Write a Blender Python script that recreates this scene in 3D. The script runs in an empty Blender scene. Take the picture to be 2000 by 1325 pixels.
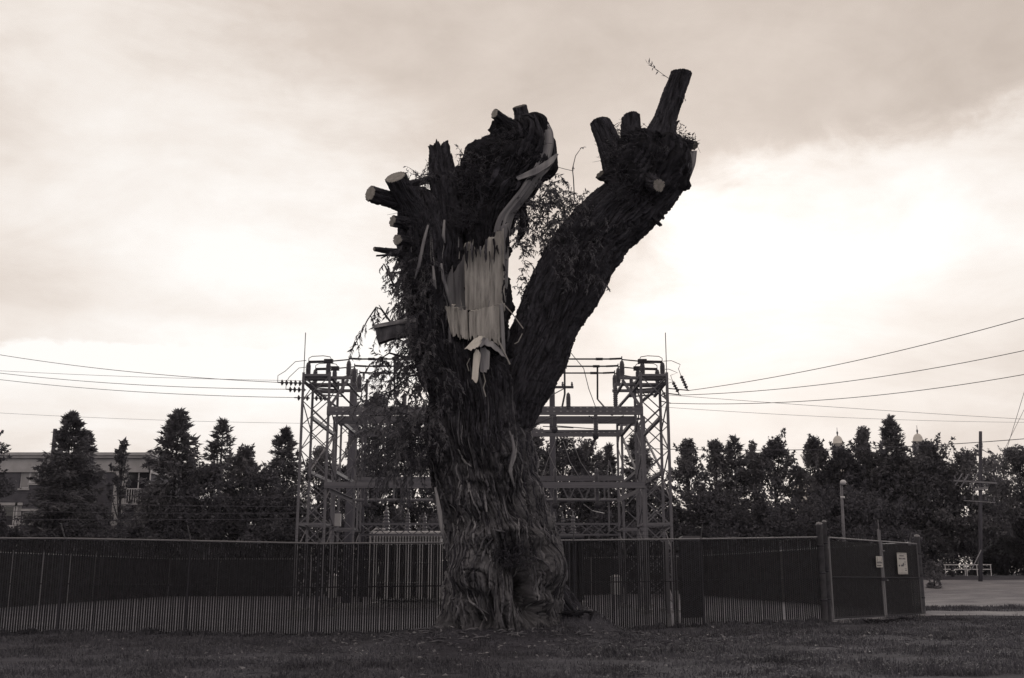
import bpy, math, random
import numpy as np
from mathutils import Vector, Matrix

random.seed(7)
RNG = np.random.default_rng(11)
SC = bpy.context.scene
COL = SC.collection

# ------------------------------------------------------------------ camera
F = 2080.0
EYE = 1.55
TILT = math.atan(455.5 / F)
ST, CT = math.sin(TILT), math.cos(TILT)
cam_d = bpy.data.cameras.new('camera')
cam = bpy.data.objects.new('camera', cam_d)
COL.objects.link(cam)
cam_d.sensor_width = 36.0
cam_d.lens = 36.0 * F / 2000.0
cam_d.clip_start = 0.1
cam_d.clip_end = 3000
cam.location = (0, 0, EYE)
cam.rotation_euler = (math.pi / 2 + TILT, 0, 0)
SC.camera = cam

# ------------------------------------------------------------------ sun, sky, exposure
SUN_AZ, SUN_EL = math.radians(9.0), math.radians(20.0)     # azimuth from +Y towards +X
sun_d = bpy.data.lights.new('sun', 'SUN')
sun_d.energy = 1.0
sun_d.angle = math.radians(24)
sun_d.color = (1.0, 0.95, 0.90)
sun = bpy.data.objects.new('sun', sun_d)
COL.objects.link(sun)
sd = Vector((math.sin(SUN_AZ) * math.cos(SUN_EL), math.cos(SUN_AZ) * math.cos(SUN_EL), math.sin(SUN_EL)))
sun.rotation_euler = sd.to_track_quat('Z', 'Y').to_euler()
sun.location = (0, 0, 60)

SC.view_settings.view_transform = 'Standard'
SC.view_settings.look = 'None'
SC.view_settings.exposure = 0.12
SC.view_settings.gamma = 1.0
SC.view_settings.use_curve_mapping = False
SC.render.engine = 'CYCLES'
SC.cycles.use_denoising = True
SC.cycles.denoiser = 'OPENIMAGEDENOISE'
SC.cycles.denoising_input_passes = 'RGB_ALBEDO_NORMAL'
SC.cycles.denoising_prefilter = 'NONE'
SC.cycles.use_adaptive_sampling = True
SC.cycles.adaptive_threshold = 0.004
SC.cycles.max_bounces = 4
SC.cycles.diffuse_bounces = 2
SC.cycles.transparent_max_bounces = 8
SC.cycles.volume_bounces = 0


class NT:
    """tiny helper for writing node maths"""
    def __init__(s, tree):
        s.t = tree; s.n = tree.nodes; s.l = tree.links

    def node(s, typ, **kw):
        n = s.n.new(typ)
        for k, v in kw.items():
            setattr(n, k, v)
        return n

    def put(s, sock, v):
        if hasattr(v, 'is_output') or hasattr(v, 'links'):
            s.l.new(v, sock)
        else:
            sock.default_value = v

    def m(s, op, a, b=None, c=None, clamp=False):
        n = s.n.new('ShaderNodeMath'); n.operation = op; n.use_clamp = clamp
        for i, v in enumerate((a, b, c)):
            if v is not None:
                s.put(n.inputs[i], v)
        return n.outputs[0]

    def smooth(s, x, lo, hi):
        n = s.n.new('ShaderNodeMapRange'); n.interpolation_type = 'SMOOTHSTEP'
        s.put(n.inputs['Value'], x)
        s.put(n.inputs['From Min'], lo); s.put(n.inputs['From Max'], hi)
        return n.outputs[0]

    def gauss(s, x, cx, sx, y, cy, sy):
        a = s.m('DIVIDE', s.m('SUBTRACT', x, cx), sx)
        b = s.m('DIVIDE', s.m('SUBTRACT', y, cy), sy)
        q = s.m('ADD', s.m('MULTIPLY', a, a), s.m('MULTIPLY', b, b))
        return s.m('EXPONENT', s.m('MULTIPLY', q, -1.0))

    def noise(s, vec, scale, detail=4.0, rough=0.55, dist=0.0):
        n = s.n.new('ShaderNodeTexNoise')
        s.l.new(vec, n.inputs['Vector'])
        n.inputs['Scale'].default_value = scale
        n.inputs['Detail'].default_value = detail
        n.inputs['Roughness'].default_value = rough
        n.inputs['Distortion'].default_value = dist
        return n.outputs['Fac']

    def vmap(s, vec, scale=(1, 1, 1), loc=(0, 0, 0)):
        n = s.n.new('ShaderNodeMapping')
        s.l.new(vec, n.inputs['Vector'])
        n.inputs['Scale'].default_value = scale
        n.inputs['Location'].default_value = loc
        return n.outputs['Vector']

    def ramp(s, x, stops):
        n = s.n.new('ShaderNodeValToRGB')
        e = n.color_ramp.elements
        while len(e) < len(stops):
            e.new(0.5)
        for i, (p, c) in enumerate(stops):
            e[i].position = p
            e[i].color = (c[0], c[1], c[2], 1)
        s.put(n.inputs['Fac'], x)
        return n.outputs['Color']


def build_world():
    w = bpy.data.worlds.new('World'); SC.world = w
    w.use_nodes = True
    t = w.node_tree
    t.nodes.clear()
    k = NT(t)
    co = k.node('ShaderNodeTexCoord').outputs['Generated']
    sep = k.node('ShaderNodeSeparateXYZ'); k.l.new(co, sep.inputs[0])
    x, y, z = sep.outputs
    D = 180 / math.pi
    az = k.m('MULTIPLY', k.m('ARCTAN2', x, y), D)
    el = k.m('MULTIPLY', k.m('ARCSINE', z), D)
    # cloud-deck coordinates: streaks flatten towards the horizon
    zz = k.m('ADD', k.m('MAXIMUM', z, 0.0), 0.30)
    cmb = k.node('ShaderNodeCombineXYZ')
    k.put(cmb.inputs[0], k.m('DIVIDE', x, zz)); k.put(cmb.inputs[1], k.m('DIVIDE', y, zz))
    cp = cmb.outputs[0]
    n1 = k.noise(k.vmap(cp, (1.0, 0.75, 1), (3.1, 0.4, 0)), 1.3, 6, 0.55, 0.6)
    n2 = k.noise(k.vmap(cp, (0.6, 1.1, 1), (9.3, 4.4, 0)), 3.2, 7, 0.6, 0.9)
    n3 = k.noise(k.vmap(co, (1.0, 1.0, 3.0)), 5.0, 6, 0.6, 0.4)
    n4 = k.noise(k.vmap(co, (1.0, 1.0, 1.6), (2, 5, 1)), 13.0, 6, 0.62, 0.3)
    wob = k.m('MULTIPLY', k.m('SUBTRACT', n3, 0.5), 14.0)
    wob2 = k.m('MULTIPLY', k.m('SUBTRACT', n4, 0.5), 7.0)
    azw = k.m('ADD', az, wob); elw = k.m('ADD', el, k.m('MULTIPLY', wob, 0.55))
    tone = k.m('ADD', 0.46, k.m('MULTIPLY', k.m('SUBTRACT', n1, 0.5), 0.30))
    tone = k.m('ADD', tone, k.m('MULTIPLY', k.m('SUBTRACT', n2, 0.5), 0.32))

    def add(v, f):
        nonlocal tone
        tone = k.m('ADD', tone, k.m('MULTIPLY', v, f))
    add(k.gauss(azw, -14.0, 13.0, elw, 16.0, 11.0), 0.37)       # thin bright cloud on the left
    add(k.gauss(azw, -24.0, 9.0, elw, 27.0, 7.0), 0.30)
    add(k.gauss(azw, 9.0, 6.5, elw, 13.5, 5.5), 0.10)          # where the veiled sun stands
    # cloud bank on the right with a ragged upper edge
    edge = k.m('ADD', k.m('ADD', 20.9, k.m('MULTIPLY', az, 0.085)), k.m('ADD', k.m('MULTIPLY', wob2, 0.55), k.m('MULTIPLY', wob, 0.12)))
    bank = k.m('MULTIPLY', k.smooth(k.m('SUBTRACT', edge, el), -0.4, 2.2), k.smooth(k.m('ADD', az, wob2), 4.0, 10.5))
    bank = k.m('MULTIPLY', bank, k.m('SUBTRACT', 1.0, k.smooth(k.m('SUBTRACT', edge, el), 5.0, 15.0)))
    add(k.m('MULTIPLY', bank, k.m('ADD', 0.55, k.m('MULTIPLY', n2, 1.0))), 0.33)
    # low lumpy band on the left
    e2 = k.m('ADD', 12.2, k.m('ADD', k.m('MULTIPLY', wob2, 0.25), k.m('MULTIPLY', az, 0.04)))
    d2 = k.m('SUBTRACT', e2, el)
    band = k.m('MULTIPLY', k.smooth(d2, -0.1, 0.35), k.m('SUBTRACT', 1.0, k.smooth(d2, 0.4, 3.5)))
    band = k.m('MULTIPLY', band, k.m('SUBTRACT', 1.0, k.smooth(azw, -13.0, -3.0)))
    add(band, 0.24)
    add(k.m('SUBTRACT', n4, 0.5), 0.24)
    grey = k.m('MULTIPLY', k.smooth(el, 12.2, 13.2), k.m('SUBTRACT', 1.0, k.smooth(el, 13.2, 17.0)))
    add(k.m('MULTIPLY', grey, k.m('SUBTRACT', 1.0, k.smooth(azw, -16.0, -6.0))), -0.10)
    # paler air towards the horizon
    add(k.m('SUBTRACT', 1.0, k.smooth(elw, 8.0, 25.0)), 0.245)
    tone = k.m('MINIMUM', k.m('MAXIMUM', tone, 0.0), 1.0)
    cl = k.ramp(tone, [(0.0, (.30, .255, .225)), (0.40, (.53, .452, .395)), (0.58, (.66, .575, .512)),
                       (0.78, (.84, .772, .715)), (1.0, (.98, .948, .915))])
    sky = k.node('ShaderNodeTexSky'); sky.sky_type = 'NISHITA'; sky.sun_disc = False
    sky.sun_elevation = SUN_EL; sky.sun_rotation = SUN_AZ
    bw = k.node('ShaderNodeRGBToBW'); k.l.new(sky.outputs[0], bw.inputs[0])
    tint = k.node('ShaderNodeMix', data_type='RGBA', blend_type='MULTIPLY')
    tint.inputs['Factor'].default_value = 1.0
    k.l.new(bw.outputs[0], tint.inputs['A']); tint.inputs['B'].default_value = (1.0, .93, .87, 1)
    lift = k.node('ShaderNodeMix', data_type='RGBA', blend_type='MULTIPLY')
    lift.inputs['Factor'].default_value = 1.0
    k.l.new(cl, lift.inputs['A']); lift.inputs['B'].default_value = (10, 10, 10, 1)
    mix = k.node('ShaderNodeMix', data_type='RGBA')
    mix.inputs['Factor'].default_value = 0.94                  # cloud cover over the toned clear sky
    k.l.new(tint.outputs['Result'], mix.inputs['A']); k.l.new(lift.outputs['Result'], mix.inputs['B'])
    bg = k.node('ShaderNodeBackground'); bg.inputs['Strength'].default_value = 0.1
    k.l.new(mix.outputs['Result'], bg.inputs['Color'])
    out = k.node('ShaderNodeOutputWorld'); k.l.new(bg.outputs[0], out.inputs['Surface'])


build_world()


# ------------------------------------------------------------------ pixel <-> place
def at(px, py, Y):
    v = (662.5 - py) / F
    dy, dz = CT - v * ST, ST + v * CT
    t = Y / dy
    return Vector(((px - 1000.0) / F * t, Y, EYE + dz * t))


def sst(x, a, b):
    t = np.clip((np.asarray(x, float) - a) / (b - a), 0, 1)
    return t * t * (3 - 2 * t)


# ------------------------------------------------------------------ noise
_perm = np.random.default_rng(3).permutation(256).astype(np.int64)
_perm = np.concatenate([_perm, _perm, _perm])
_g = np.random.default_rng(4).normal(size=(256, 3)); _g /= np.linalg.norm(_g, axis=1)[:, None]


def pn(p):
    p = np.asarray(p, float)
    i = np.floor(p).astype(np.int64); f = p - i
    i &= 255
    u = f * f * f * (f * (f * 6 - 15) + 10)
    r = 0
    for dx in (0, 1):
        for dy in (0, 1):
            for dz in (0, 1):
                h = _perm[_perm[_perm[(i[..., 0] + dx) & 255] + ((i[..., 1] + dy) & 255)] + ((i[..., 2] + dz) & 255)]
                g = _g[h]
                d = g[..., 0] * (f[..., 0] - dx) + g[..., 1] * (f[..., 1] - dy) + g[..., 2] * (f[..., 2] - dz)
                wx = u[..., 0] if dx else 1 - u[..., 0]
                wy = u[..., 1] if dy else 1 - u[..., 1]
                wz = u[..., 2] if dz else 1 - u[..., 2]
                r = r + d * wx * wy * wz
    return r * 1.5


def fbm(p, o=3):
    p = np.asarray(p, float); r = 0; a = 1.0
    for k in range(o):
        r = r + a * pn(p * 2 ** k + 17.3 * k); a *= 0.5
    return r


def gh(x, y):
    """height of the ground"""
    x = np.asarray(x, float); y = np.asarray(y, float)
    h = 0.20 * sst(x, 0.5, 8.0) + 0.06 * sst(-x, 6, 12)
    h = h + 0.46 * np.exp(-(((x - 0.0) / 2.6) ** 2 + ((y - 24.1) / 2.0) ** 2))
    h = h + 0.50 * np.exp(-(((x - 1.50) / 0.75) ** 2 + ((y - 24.9) / 0.9) ** 2))
    h = h + 1.12 * sst(y, 38, 75) * sst(x, 14, 24)
    n = pn(np.stack([x * 0.9, y * 0.9, x * 0 + 2.2], -1)) * 0.03 + pn(np.stack([x * 0.25, y * 0.25, x * 0 + 7.2], -1)) * 0.05
    return h + n * (1 - sst(y, 27.5, 29) * (1 - sst(x, 9, 12)))


def ghs(x, y):
    return float(gh(np.array([x]), np.array([y]))[0])


# ------------------------------------------------------------------ objects
WM = {}


def link(o, parent=None, W=None):
    W = W or Matrix.Identity(4)
    COL.objects.link(o)
    o.matrix_basis = W
    if parent is not None:
        o.parent = parent
        o.matrix_parent_inverse = WM[parent.name].inverted()
    WM[o.name] = W
    return o


def tag(o, label, cat, group=None):
    o['label'] = label; o['category'] = cat
    if group:
        o['group'] = group
    return o


def thing(name, label, cat, loc=(0, 0, 0), group=None):
    o = bpy.data.objects.new(name, None)
    o.empty_display_size = 0.3
    link(o, None, Matrix.Translation(Vector(loc)))
    return tag(o, label, cat, group)


def mesh_np(name, V, faces, mat=None, smooth=True, uv=None):
    """faces: list of (m,k) int arrays"""
    me = bpy.data.meshes.new(name)
    V = np.asarray(V, np.float32)
    faces = [np.asarray(f, np.int32) for f in faces if len(f)]
    nl = sum(f.size for f in faces); npoly = sum(len(f) for f in faces)
    me.vertices.add(len(V)); me.vertices.foreach_set('co', V.ravel())
    me.loops.add(nl); me.polygons.add(npoly)
    me.loops.foreach_set('vertex_index', np.concatenate([f.ravel() for f in faces]))
    st = []; c = 0
    for f in faces:
        st.append(c + np.arange(len(f)) * f.shape[1]); c += f.size
    me.polygons.foreach_set('loop_start', np.concatenate(st).astype(np.int32))
    me.polygons.foreach_set('use_smooth', np.full(npoly, smooth, bool))
    if uv is not None:
        l = me.uv_layers.new(name='UVMap')
        idx = np.concatenate([f.ravel() for f in faces])
        l.data.foreach_set('uv', np.asarray(uv, np.float32)[idx].ravel())
    me.update(calc_edges=True)
    me.validate()
    if mat is not None:
        me.materials.append(mat)
    return me


def obj(name, me, parent=None, W=None):
    return link(bpy.data.objects.new(name, me), parent, W)


class MB:
    def __init__(s):
        s.V = []; s.Q = []; s.T = []; s.n = 0

    def add(s, V, Q=None, T=None):
        V = np.asarray(V, float).reshape(-1, 3)
        s.V.append(V)
        if Q is not None and len(Q):
            s.Q.append(np.asarray(Q, np.int64).reshape(-1, 4) + s.n)
        if T is not None and len(T):
            s.T.append(np.asarray(T, np.int64).reshape(-1, 3) + s.n)
        s.n += len(V)
        return s

    def box(s, lo, hi):
        a, b = np.asarray(lo, float), np.asarray(hi, float)
        V = [(x, y, z) for z in (a[2], b[2]) for y in (a[1], b[1]) for x in (a[0], b[0])]
        Q = [(0, 2, 3, 1), (4, 5, 7, 6), (0, 1, 5, 4), (2, 6, 7, 3), (0, 4, 6, 2), (1, 3, 7, 5)]
        return s.add(V, Q)

    def tube(s, pts, rad, n=6, cap=True):
        P = np.asarray([tuple(p) for p in pts], float)
        k = len(P)
        R = np.full(k, rad, float) if np.isscalar(rad) else np.asarray(rad, float)
        T = np.gradient(P, axis=0); T /= np.linalg.norm(T, axis=1)[:, None] + 1e-9
        ref = np.array([0.0, 1.0, 0.0]) if abs(T[:, 1]).mean() < 0.85 else np.array([1.0, 0, 0])
        B = ref - T * (T @ ref)[:, None]; B /= np.linalg.norm(B, axis=1)[:, None] + 1e-9
        A = np.cross(B, T)
        th = np.arange(n) * 2 * math.pi / n
        V = P[:, None] + R[:, None, None] * (A[:, None] * np.cos(th)[None, :, None] + B[:, None] * np.sin(th)[None, :, None])
        i, j = np.meshgrid(np.arange(k - 1), np.arange(n), indexing='ij')
        j2 = (j + 1) % n
        Q = np.stack([i * n + j, i * n + j2, (i + 1) * n + j2, (i + 1) * n + j], -1).reshape(-1, 4)
        T_ = []
        V = V.reshape(-1, 3)
        if cap:
            V = np.concatenate([V, P[:1], P[-1:]])
            for a in range(n):
                b = (a + 1) % n
                T_.append((k * n, b, a)); T_.append((k * n + 1, (k - 1) * n + a, (k - 1) * n + b))
        return s.add(V, Q, T_)

    def lathe(s, prof, c=(0, 0, 0), n=16):
        pr = np.asarray(prof, float); k = len(pr)
        th = np.arange(n) * 2 * math.pi / n
        V = np.stack([pr[:, 0:1] * np.cos(th), pr[:, 0:1] * np.sin(th), np.repeat(pr[:, 1:2], n, 1)], -1) + np.asarray(c, float)
        i, j = np.meshgrid(np.arange(k - 1), np.arange(n), indexing='ij'); j2 = (j + 1) % n
        Q = np.stack([i * n + j, i * n + j2, (i + 1) * n + j2, (i + 1) * n + j], -1).reshape(-1, 4)
        return s.add(V.reshape(-1, 3), Q)

    def mesh(s, name, mat, smooth=False):
        return mesh_np(name, np.concatenate(s.V), [np.concatenate(a) for a in (s.Q, s.T) if a], mat, smooth)

    def build(s, name, mat, parent=None, smooth=False):
        return obj(name, s.mesh(name, mat, smooth), parent)


# ------------------------------------------------------------------ materials
def mat_new(name):
    m = bpy.data.materials.new(name); m.use_nodes = True
    t = m.node_tree
    b = t.nodes['Principled BSDF']
    return m, NT(t), b


def g(v, tint=(0.94, 0.935, 1.19)):
    f = max(0.25, min(1.0, (0.30 - v) / 0.22)) if tint[2] > 1.1 else 1.0     # toned print: cool darks, neutral lights
    return tuple(v * (1 + (t - 1) * f) for t in tint)


def coords(k, kind='Object'):
    return k.node('ShaderNodeTexCoord').outputs[kind]


def noisy(name, lo, hi, scale=6.0, rough=0.85, bump=0.0, bscale=None, stretch=(1, 1, 1), kind='Object', detail=5.0,
          metallic=0.0, contrast=(0.3, 0.7), spec=0.3, mid=None, tint=(0.94, 0.935, 1.19)):
    m, k, b = mat_new(name)
    v = k.vmap(coords(k, kind), stretch)
    n = k.noise(v, scale, detail, 0.6, 0.2)
    stops = [(contrast[0], g(lo, tint)), (contrast[1], g(hi, tint))]
    c = k.ramp(n, stops)
    k.l.new(c, b.inputs['Base Color'])
    b.inputs['Roughness'].default_value = rough
    b.inputs['Metallic'].default_value = metallic
    b.inputs['Specular IOR Level'].default_value = spec
    if bump:
        bn = k.node('ShaderNodeBump')
        bn.inputs['Strength'].default_value = 1.0
        bn.inputs['Distance'].default_value = bump
        k.l.new(k.noise(v, bscale or scale * 3, 4, 0.6), bn.inputs['Height'])
        k.l.new(bn.outputs[0], b.inputs['Normal'])
    return m


M = {}
M['bark'] = noisy('bark', 0.013, 0.095, 12.0, 0.92, 0.05, 40, (1, 0.16, 1), 'UV', 6, spec=0.15)
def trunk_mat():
    m, k, b = mat_new('graded_trunk_bark')
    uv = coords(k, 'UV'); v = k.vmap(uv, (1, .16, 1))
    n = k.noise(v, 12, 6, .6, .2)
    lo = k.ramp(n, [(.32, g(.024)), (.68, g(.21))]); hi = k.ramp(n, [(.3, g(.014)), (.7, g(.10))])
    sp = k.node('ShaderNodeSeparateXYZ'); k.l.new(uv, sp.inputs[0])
    f = k.smooth(k.m('ADD', sp.outputs[1], k.m('MULTIPLY', k.m('SUBTRACT', k.noise(uv, 1.6, 5, .6), .5), 4.5)), 1.6, 6.2)  # bark tone goes darker up the trunk, blend broken by noise
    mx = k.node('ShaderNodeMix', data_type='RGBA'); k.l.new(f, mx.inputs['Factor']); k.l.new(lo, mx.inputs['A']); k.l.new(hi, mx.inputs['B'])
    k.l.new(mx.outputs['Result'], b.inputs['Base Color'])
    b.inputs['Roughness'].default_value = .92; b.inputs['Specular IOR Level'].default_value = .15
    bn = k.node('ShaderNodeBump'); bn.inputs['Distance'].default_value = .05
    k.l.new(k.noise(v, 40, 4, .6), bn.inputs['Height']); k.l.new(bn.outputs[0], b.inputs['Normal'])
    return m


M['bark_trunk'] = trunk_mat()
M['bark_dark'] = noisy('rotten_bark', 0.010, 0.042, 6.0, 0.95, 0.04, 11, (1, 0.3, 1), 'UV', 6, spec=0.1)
M['strip'] = noisy('bark_strip', 0.12, 0.34, 6.0, 0.9, 0.006, 30, (1, 1, 0.15), 'Object', 5, spec=0.15)
M['bare'] = noisy('weathered_wood', 0.15, 0.37, 5.0, 0.75, 0.008, 22, (1, 0.10, 1), 'UV', 6, spec=0.25)
def torn_mat():
    m, k, b = mat_new('torn_wood')
    uv = coords(k, 'UV')
    gr = k.noise(k.vmap(uv, (1, .05, 1)), 14, 6, .65, .3)
    st = k.noise(k.vmap(uv, (1, .22, 1), (3, 1, 0)), 4.5, 5, .65, .8)
    f = k.m('ADD', k.m('MULTIPLY', gr, .55), k.m('MULTIPLY', st, .45))
    t = (1.0, .975, .97)
    k.l.new(k.ramp(f, [(.35, g(.10, t)), (.43, g(.25, t)), (.52, g(.37, t)), (.66, g(.52, t))]), b.inputs['Base Color'])
    b.inputs['Roughness'].default_value = .75
    bn = k.node('ShaderNodeBump'); bn.inputs['Distance'].default_value = .03
    k.l.new(k.noise(k.vmap(uv, (1, .06, 1)), 30, 6, .7), bn.inputs['Height']); k.l.new(bn.outputs[0], b.inputs['Normal'])
    return m


M['torn'] = torn_mat()
M['fresh'] = noisy('fresh_wood', 0.55, 0.78, 9.0, 0.7, 0.006, 30, (1, 1, 0.1), 'Object', 5, tint=(1.02, .98, .94))
M['ridge'] = noisy('bark_ridge', 0.04, 0.19, 6.0, 0.92, 0.012, 26, (1, 1, 0.12), 'Object', 5, spec=0.12)
M['ridge_dark'] = noisy('dark_bark_ridge', 0.015, 0.075, 6.0, 0.92, 0.012, 26, (1, 1, 0.12), 'Object', 5, spec=0.12)
M['leaf'] = None
M['steel'] = noisy('galvanised_steel', 0.11, 0.19, 2.5, 0.6, 0.0, None, (1, 1, 1), 'Object', 4, 0.25, spec=0.4)
M['steel_dark'] = noisy('weathered_steel', 0.035, 0.06, 2.5, 0.7, 0, None, (1, 1, 1), 'Object', 4, 0.2)
M['porcelain'] = noisy('insulator_porcelain', 0.07, 0.11, 4.0, 0.35, spec=0.5)
M['wire'] = noisy('wire', 0.06, 0.09, 3.0, 0.7)
M['fwire'] = noisy('fence_wire', 0.05, 0.08, 6.0, 0.6, metallic=0.2)
M['slat'] = noisy('privacy_slat', 0.010, 0.032, 9.0, 0.7, spec=0.2)
M['post'] = noisy('galvanised_post', 0.15, 0.27, 4.0, 0.55, 0.0, metallic=0.25)
M['paint'] = noisy('white_paint', 0.55, 0.72, 5.0, 0.6)
M['sign'] = noisy('sign_white', 0.42, 0.52, 9.0, 0.5, tint=(1.0, .97, .95))
M['ink'] = noisy('sign_ink', 0.06, 0.10, 9.0, 0.6)
M['concrete'] = noisy('concrete', 0.18, 0.32, 9.0, 0.9, 0.01)
M['pole'] = noisy('wooden_pole', 0.05, 0.11, 3.0, 0.9, 0.01, 20, (1, 1, 0.1))
M['brick'] = noisy('brick_wall', 0.09, 0.14, 2.0, 0.9)
M['trim'] = noisy('cornice_paint', 0.42, 0.56, 1.2, 0.8)
M['glass'] = noisy('window_glass', 0.02, 0.03, 1.0, 0.08, spec=0.6)
M['curtain'] = noisy('window_blind', 0.36, 0.46, 1.0, 0.8)
M['dome'] = noisy('pale_dome', 0.62, 0.74, 1.0, 0.7, tint=(1.0, .96, .92))
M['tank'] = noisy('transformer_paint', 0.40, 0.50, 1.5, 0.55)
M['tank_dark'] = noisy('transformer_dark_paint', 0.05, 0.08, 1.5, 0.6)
M['cabinet'] = noisy('cabinet_paint', 0.34, 0.42, 2.0, 0.55)
M['trunk'] = noisy('background_bark', 0.03, 0.06, 2.0, 0.95)
M['twig'] = noisy('twig_bark', 0.035, 0.08, 8.0, 0.9)


def leaf_mat(name, lo, hi, trans=0.25, scale=1.3):
    m, k, b = mat_new(name)
    n = k.noise(coords(k), scale, 4, 0.6)
    c = k.ramp(n, [(0.3, g(lo)), (0.7, g(hi))])
    k.l.new(c, b.inputs['Base Color'])
    b.inputs['Roughness'].default_value = 0.6
    b.inputs['Specular IOR Level'].default_value = 0.25
    tr = k.node('ShaderNodeBsdfTranslucent'); k.l.new(c, tr.inputs['Color'])
    mx = k.node('ShaderNodeMixShader'); mx.inputs[0].default_value = trans
    out = [n_ for n_ in k.n if n_.type == 'OUTPUT_MATERIAL'][0]
    k.l.new(b.outputs[0], mx.inputs[1]); k.l.new(tr.outputs[0], mx.inputs[2]); k.l.new(mx.outputs[0], out.inputs[0])
    return m


M['leaf'] = leaf_mat('willow_leaf', 0.08, 0.20, 0.3, 2.5)
M['deadleaf'] = leaf_mat('dead_leaf', 0.03, 0.08, 0.1, 3.0)
M['leaf_mid'] = leaf_mat('broadleaf_foliage', 0.07, 0.21, 0.25, 0.6)
M['leaf_dark'] = leaf_mat('dark_foliage', 0.045, 0.13, 0.2, 0.6)
M['needle'] = leaf_mat('conifer_needles', 0.065, 0.19, 0.2, 0.7)
M['grass'] = leaf_mat('grass_blades', 0.045, 0.14, 0.2, 0.8)
M['litter'] = leaf_mat('leaf_litter', 0.12, 0.35, 0.1, 5.0)


def ground_mat(name, lo, hi, s1, s2, bump, patch=(0.35, 0.65)):
    m, k, b = mat_new(name)
    co = coords(k)
    a = k.noise(co, s1, 6, 0.65, 0.3); c = k.noise(co, s2, 6, 0.7)
    f = k.m('ADD', k.m('MULTIPLY', a, 0.6), k.m('MULTIPLY', c, 0.4))
    k.l.new(k.ramp(f, [(patch[0], g(lo)), (patch[1], g(hi))]), b.inputs['Base Color'])
    b.inputs['Roughness'].default_value = 0.95
    b.inputs['Specular IOR Level'].default_value = 0.1
    bn = k.node('ShaderNodeBump'); bn.inputs['Distance'].default_value = bump
    k.l.new(c, bn.inputs['Height']); k.l.new(bn.outputs[0], b.inputs['Normal'])
    return m


M['soil'] = ground_mat('turf_soil', 0.03, 0.11, 0.7, 14, 0.05)
M['gravel'] = ground_mat('gravel', 0.10, 0.18, 0.4, 40, 0.02)
M['road'] = ground_mat('dirt_road', 0.13, 0.33, 0.45, 16, 0.03)


# ------------------------------------------------------------------ ground
def structure(o):
    o['kind'] = 'structure'
    return o


def grid_sheet(name, xs, ys, mat, zoff=0.0, warp=None):
    X, Y = np.meshgrid(xs, ys)
    if warp:
        X, Y = warp(X, Y)
    Z = gh(X, Y) + zoff
    V = np.stack([X, Y, Z], -1).reshape(-1, 3)
    nx, ny = len(xs), len(ys)
    i, j = np.meshgrid(np.arange(ny - 1), np.arange(nx - 1), indexing='ij')
    Q = np.stack([i * nx + j, i * nx + j + 1, (i + 1) * nx + j + 1, (i + 1) * nx + j], -1).reshape(-1, 4)
    return structure(obj(name, mesh_np(name, V, [Q], mat, True)))


_xs = np.concatenate([-np.geomspace(1500, 18, 26), np.arange(-17.5, 17.6, 0.22), np.geomspace(18, 1500, 26)])
_ys = np.concatenate([-np.geomspace(600, 8, 14), np.arange(-6, 14, 2.0), np.arange(14, 34, 0.2), np.arange(34, 80, 1.5), np.geomspace(80, 1500, 22)])
grid_sheet('ground', _xs, _ys, M['soil'])


def fence_y(x):
    """front fence line"""
    return 28.04 + (x + 4.98) * 0.152


CX, CYC = 8.56, 30.1          # corner where the gate begins


def yard_warp(U, V):
    x = -21.3 + U * (10.6 + 21.3) + (1 - V) * U * 2.2
    y0 = np.where(x < CX, fence_y(x), CYC + (x - CX) * 1.13) + 0.02
    y0 = y0 + 0.25
    return x, y0 + (68.0 - y0) * V


grid_sheet('gravel_yard', np.linspace(0, 1, 90), np.linspace(0, 1, 60), M['gravel'], 0.025, yard_warp)


def road_warp(U, V):
    x = 8.8 + U * 60
    near = CYC - .55 + 1.12 * np.clip(x - 8.8, 0, 4.6) - 0.3 + 0.3 * pn(np.stack([x * 0.7, x * 0, x * 0], -1))
    near = np.where(x > 13.4, near - 0.10 * np.minimum(x - 13.4, 20) + .35 * pn(np.stack([x * 0.35, x * 0, x * 0 + 4], -1)), near)
    far = np.where(x < 13.5, CYC + (x - CX) * 1.13 + 0.05, 37.5 + 0.12 * (x - 13.5) + .4 * pn(np.stack([x * 0.5, x * 0, x * 0 + 8], -1)))
    return x, near + (np.maximum(far, near + 0.1) - near) * V


grid_sheet('dirt_road', np.linspace(0, 1, 140), np.linspace(0, 1, 14), M['road'], 0.03, road_warp)
grid_sheet('gravel_lot', np.linspace(15.2, 90, 60), np.linspace(41.5, 64.0, 24), M['road'], 0.03)


# ------------------------------------------------------------------ the old willow
def resample(P, ds):
    P = np.asarray(P, float)
    k = len(P)
    E = np.concatenate([2 * P[:1] - P[1:2], P, 2 * P[-1:] - P[-2:-1]])
    out = []
    for i in range(k - 1):
        p0, p1, p2, p3 = E[i:i + 4]
        t = np.linspace(0, 1, 24, endpoint=False)[:, None]
        out.append(0.5 * (2 * p1 + (p2 - p0) * t + (2 * p0 - 5 * p1 + 4 * p2 - p3) * t ** 2 + (3 * p1 - p0 - 3 * p2 + p3) * t ** 3))
    out.append(P[-1:])
    D = np.concatenate(out)
    s = np.concatenate([[0], np.cumsum(np.linalg.norm(np.diff(D[:, :3], axis=0), axis=1))])
    n = max(4, int(s[-1] / ds) + 1)
    q = np.linspace(0, s[-1], n)
    return np.stack([np.interp(q, s, D[:, c]) for c in range(D.shape[1])], 1), q


GRID = {}
_seed = [0.0]


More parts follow.
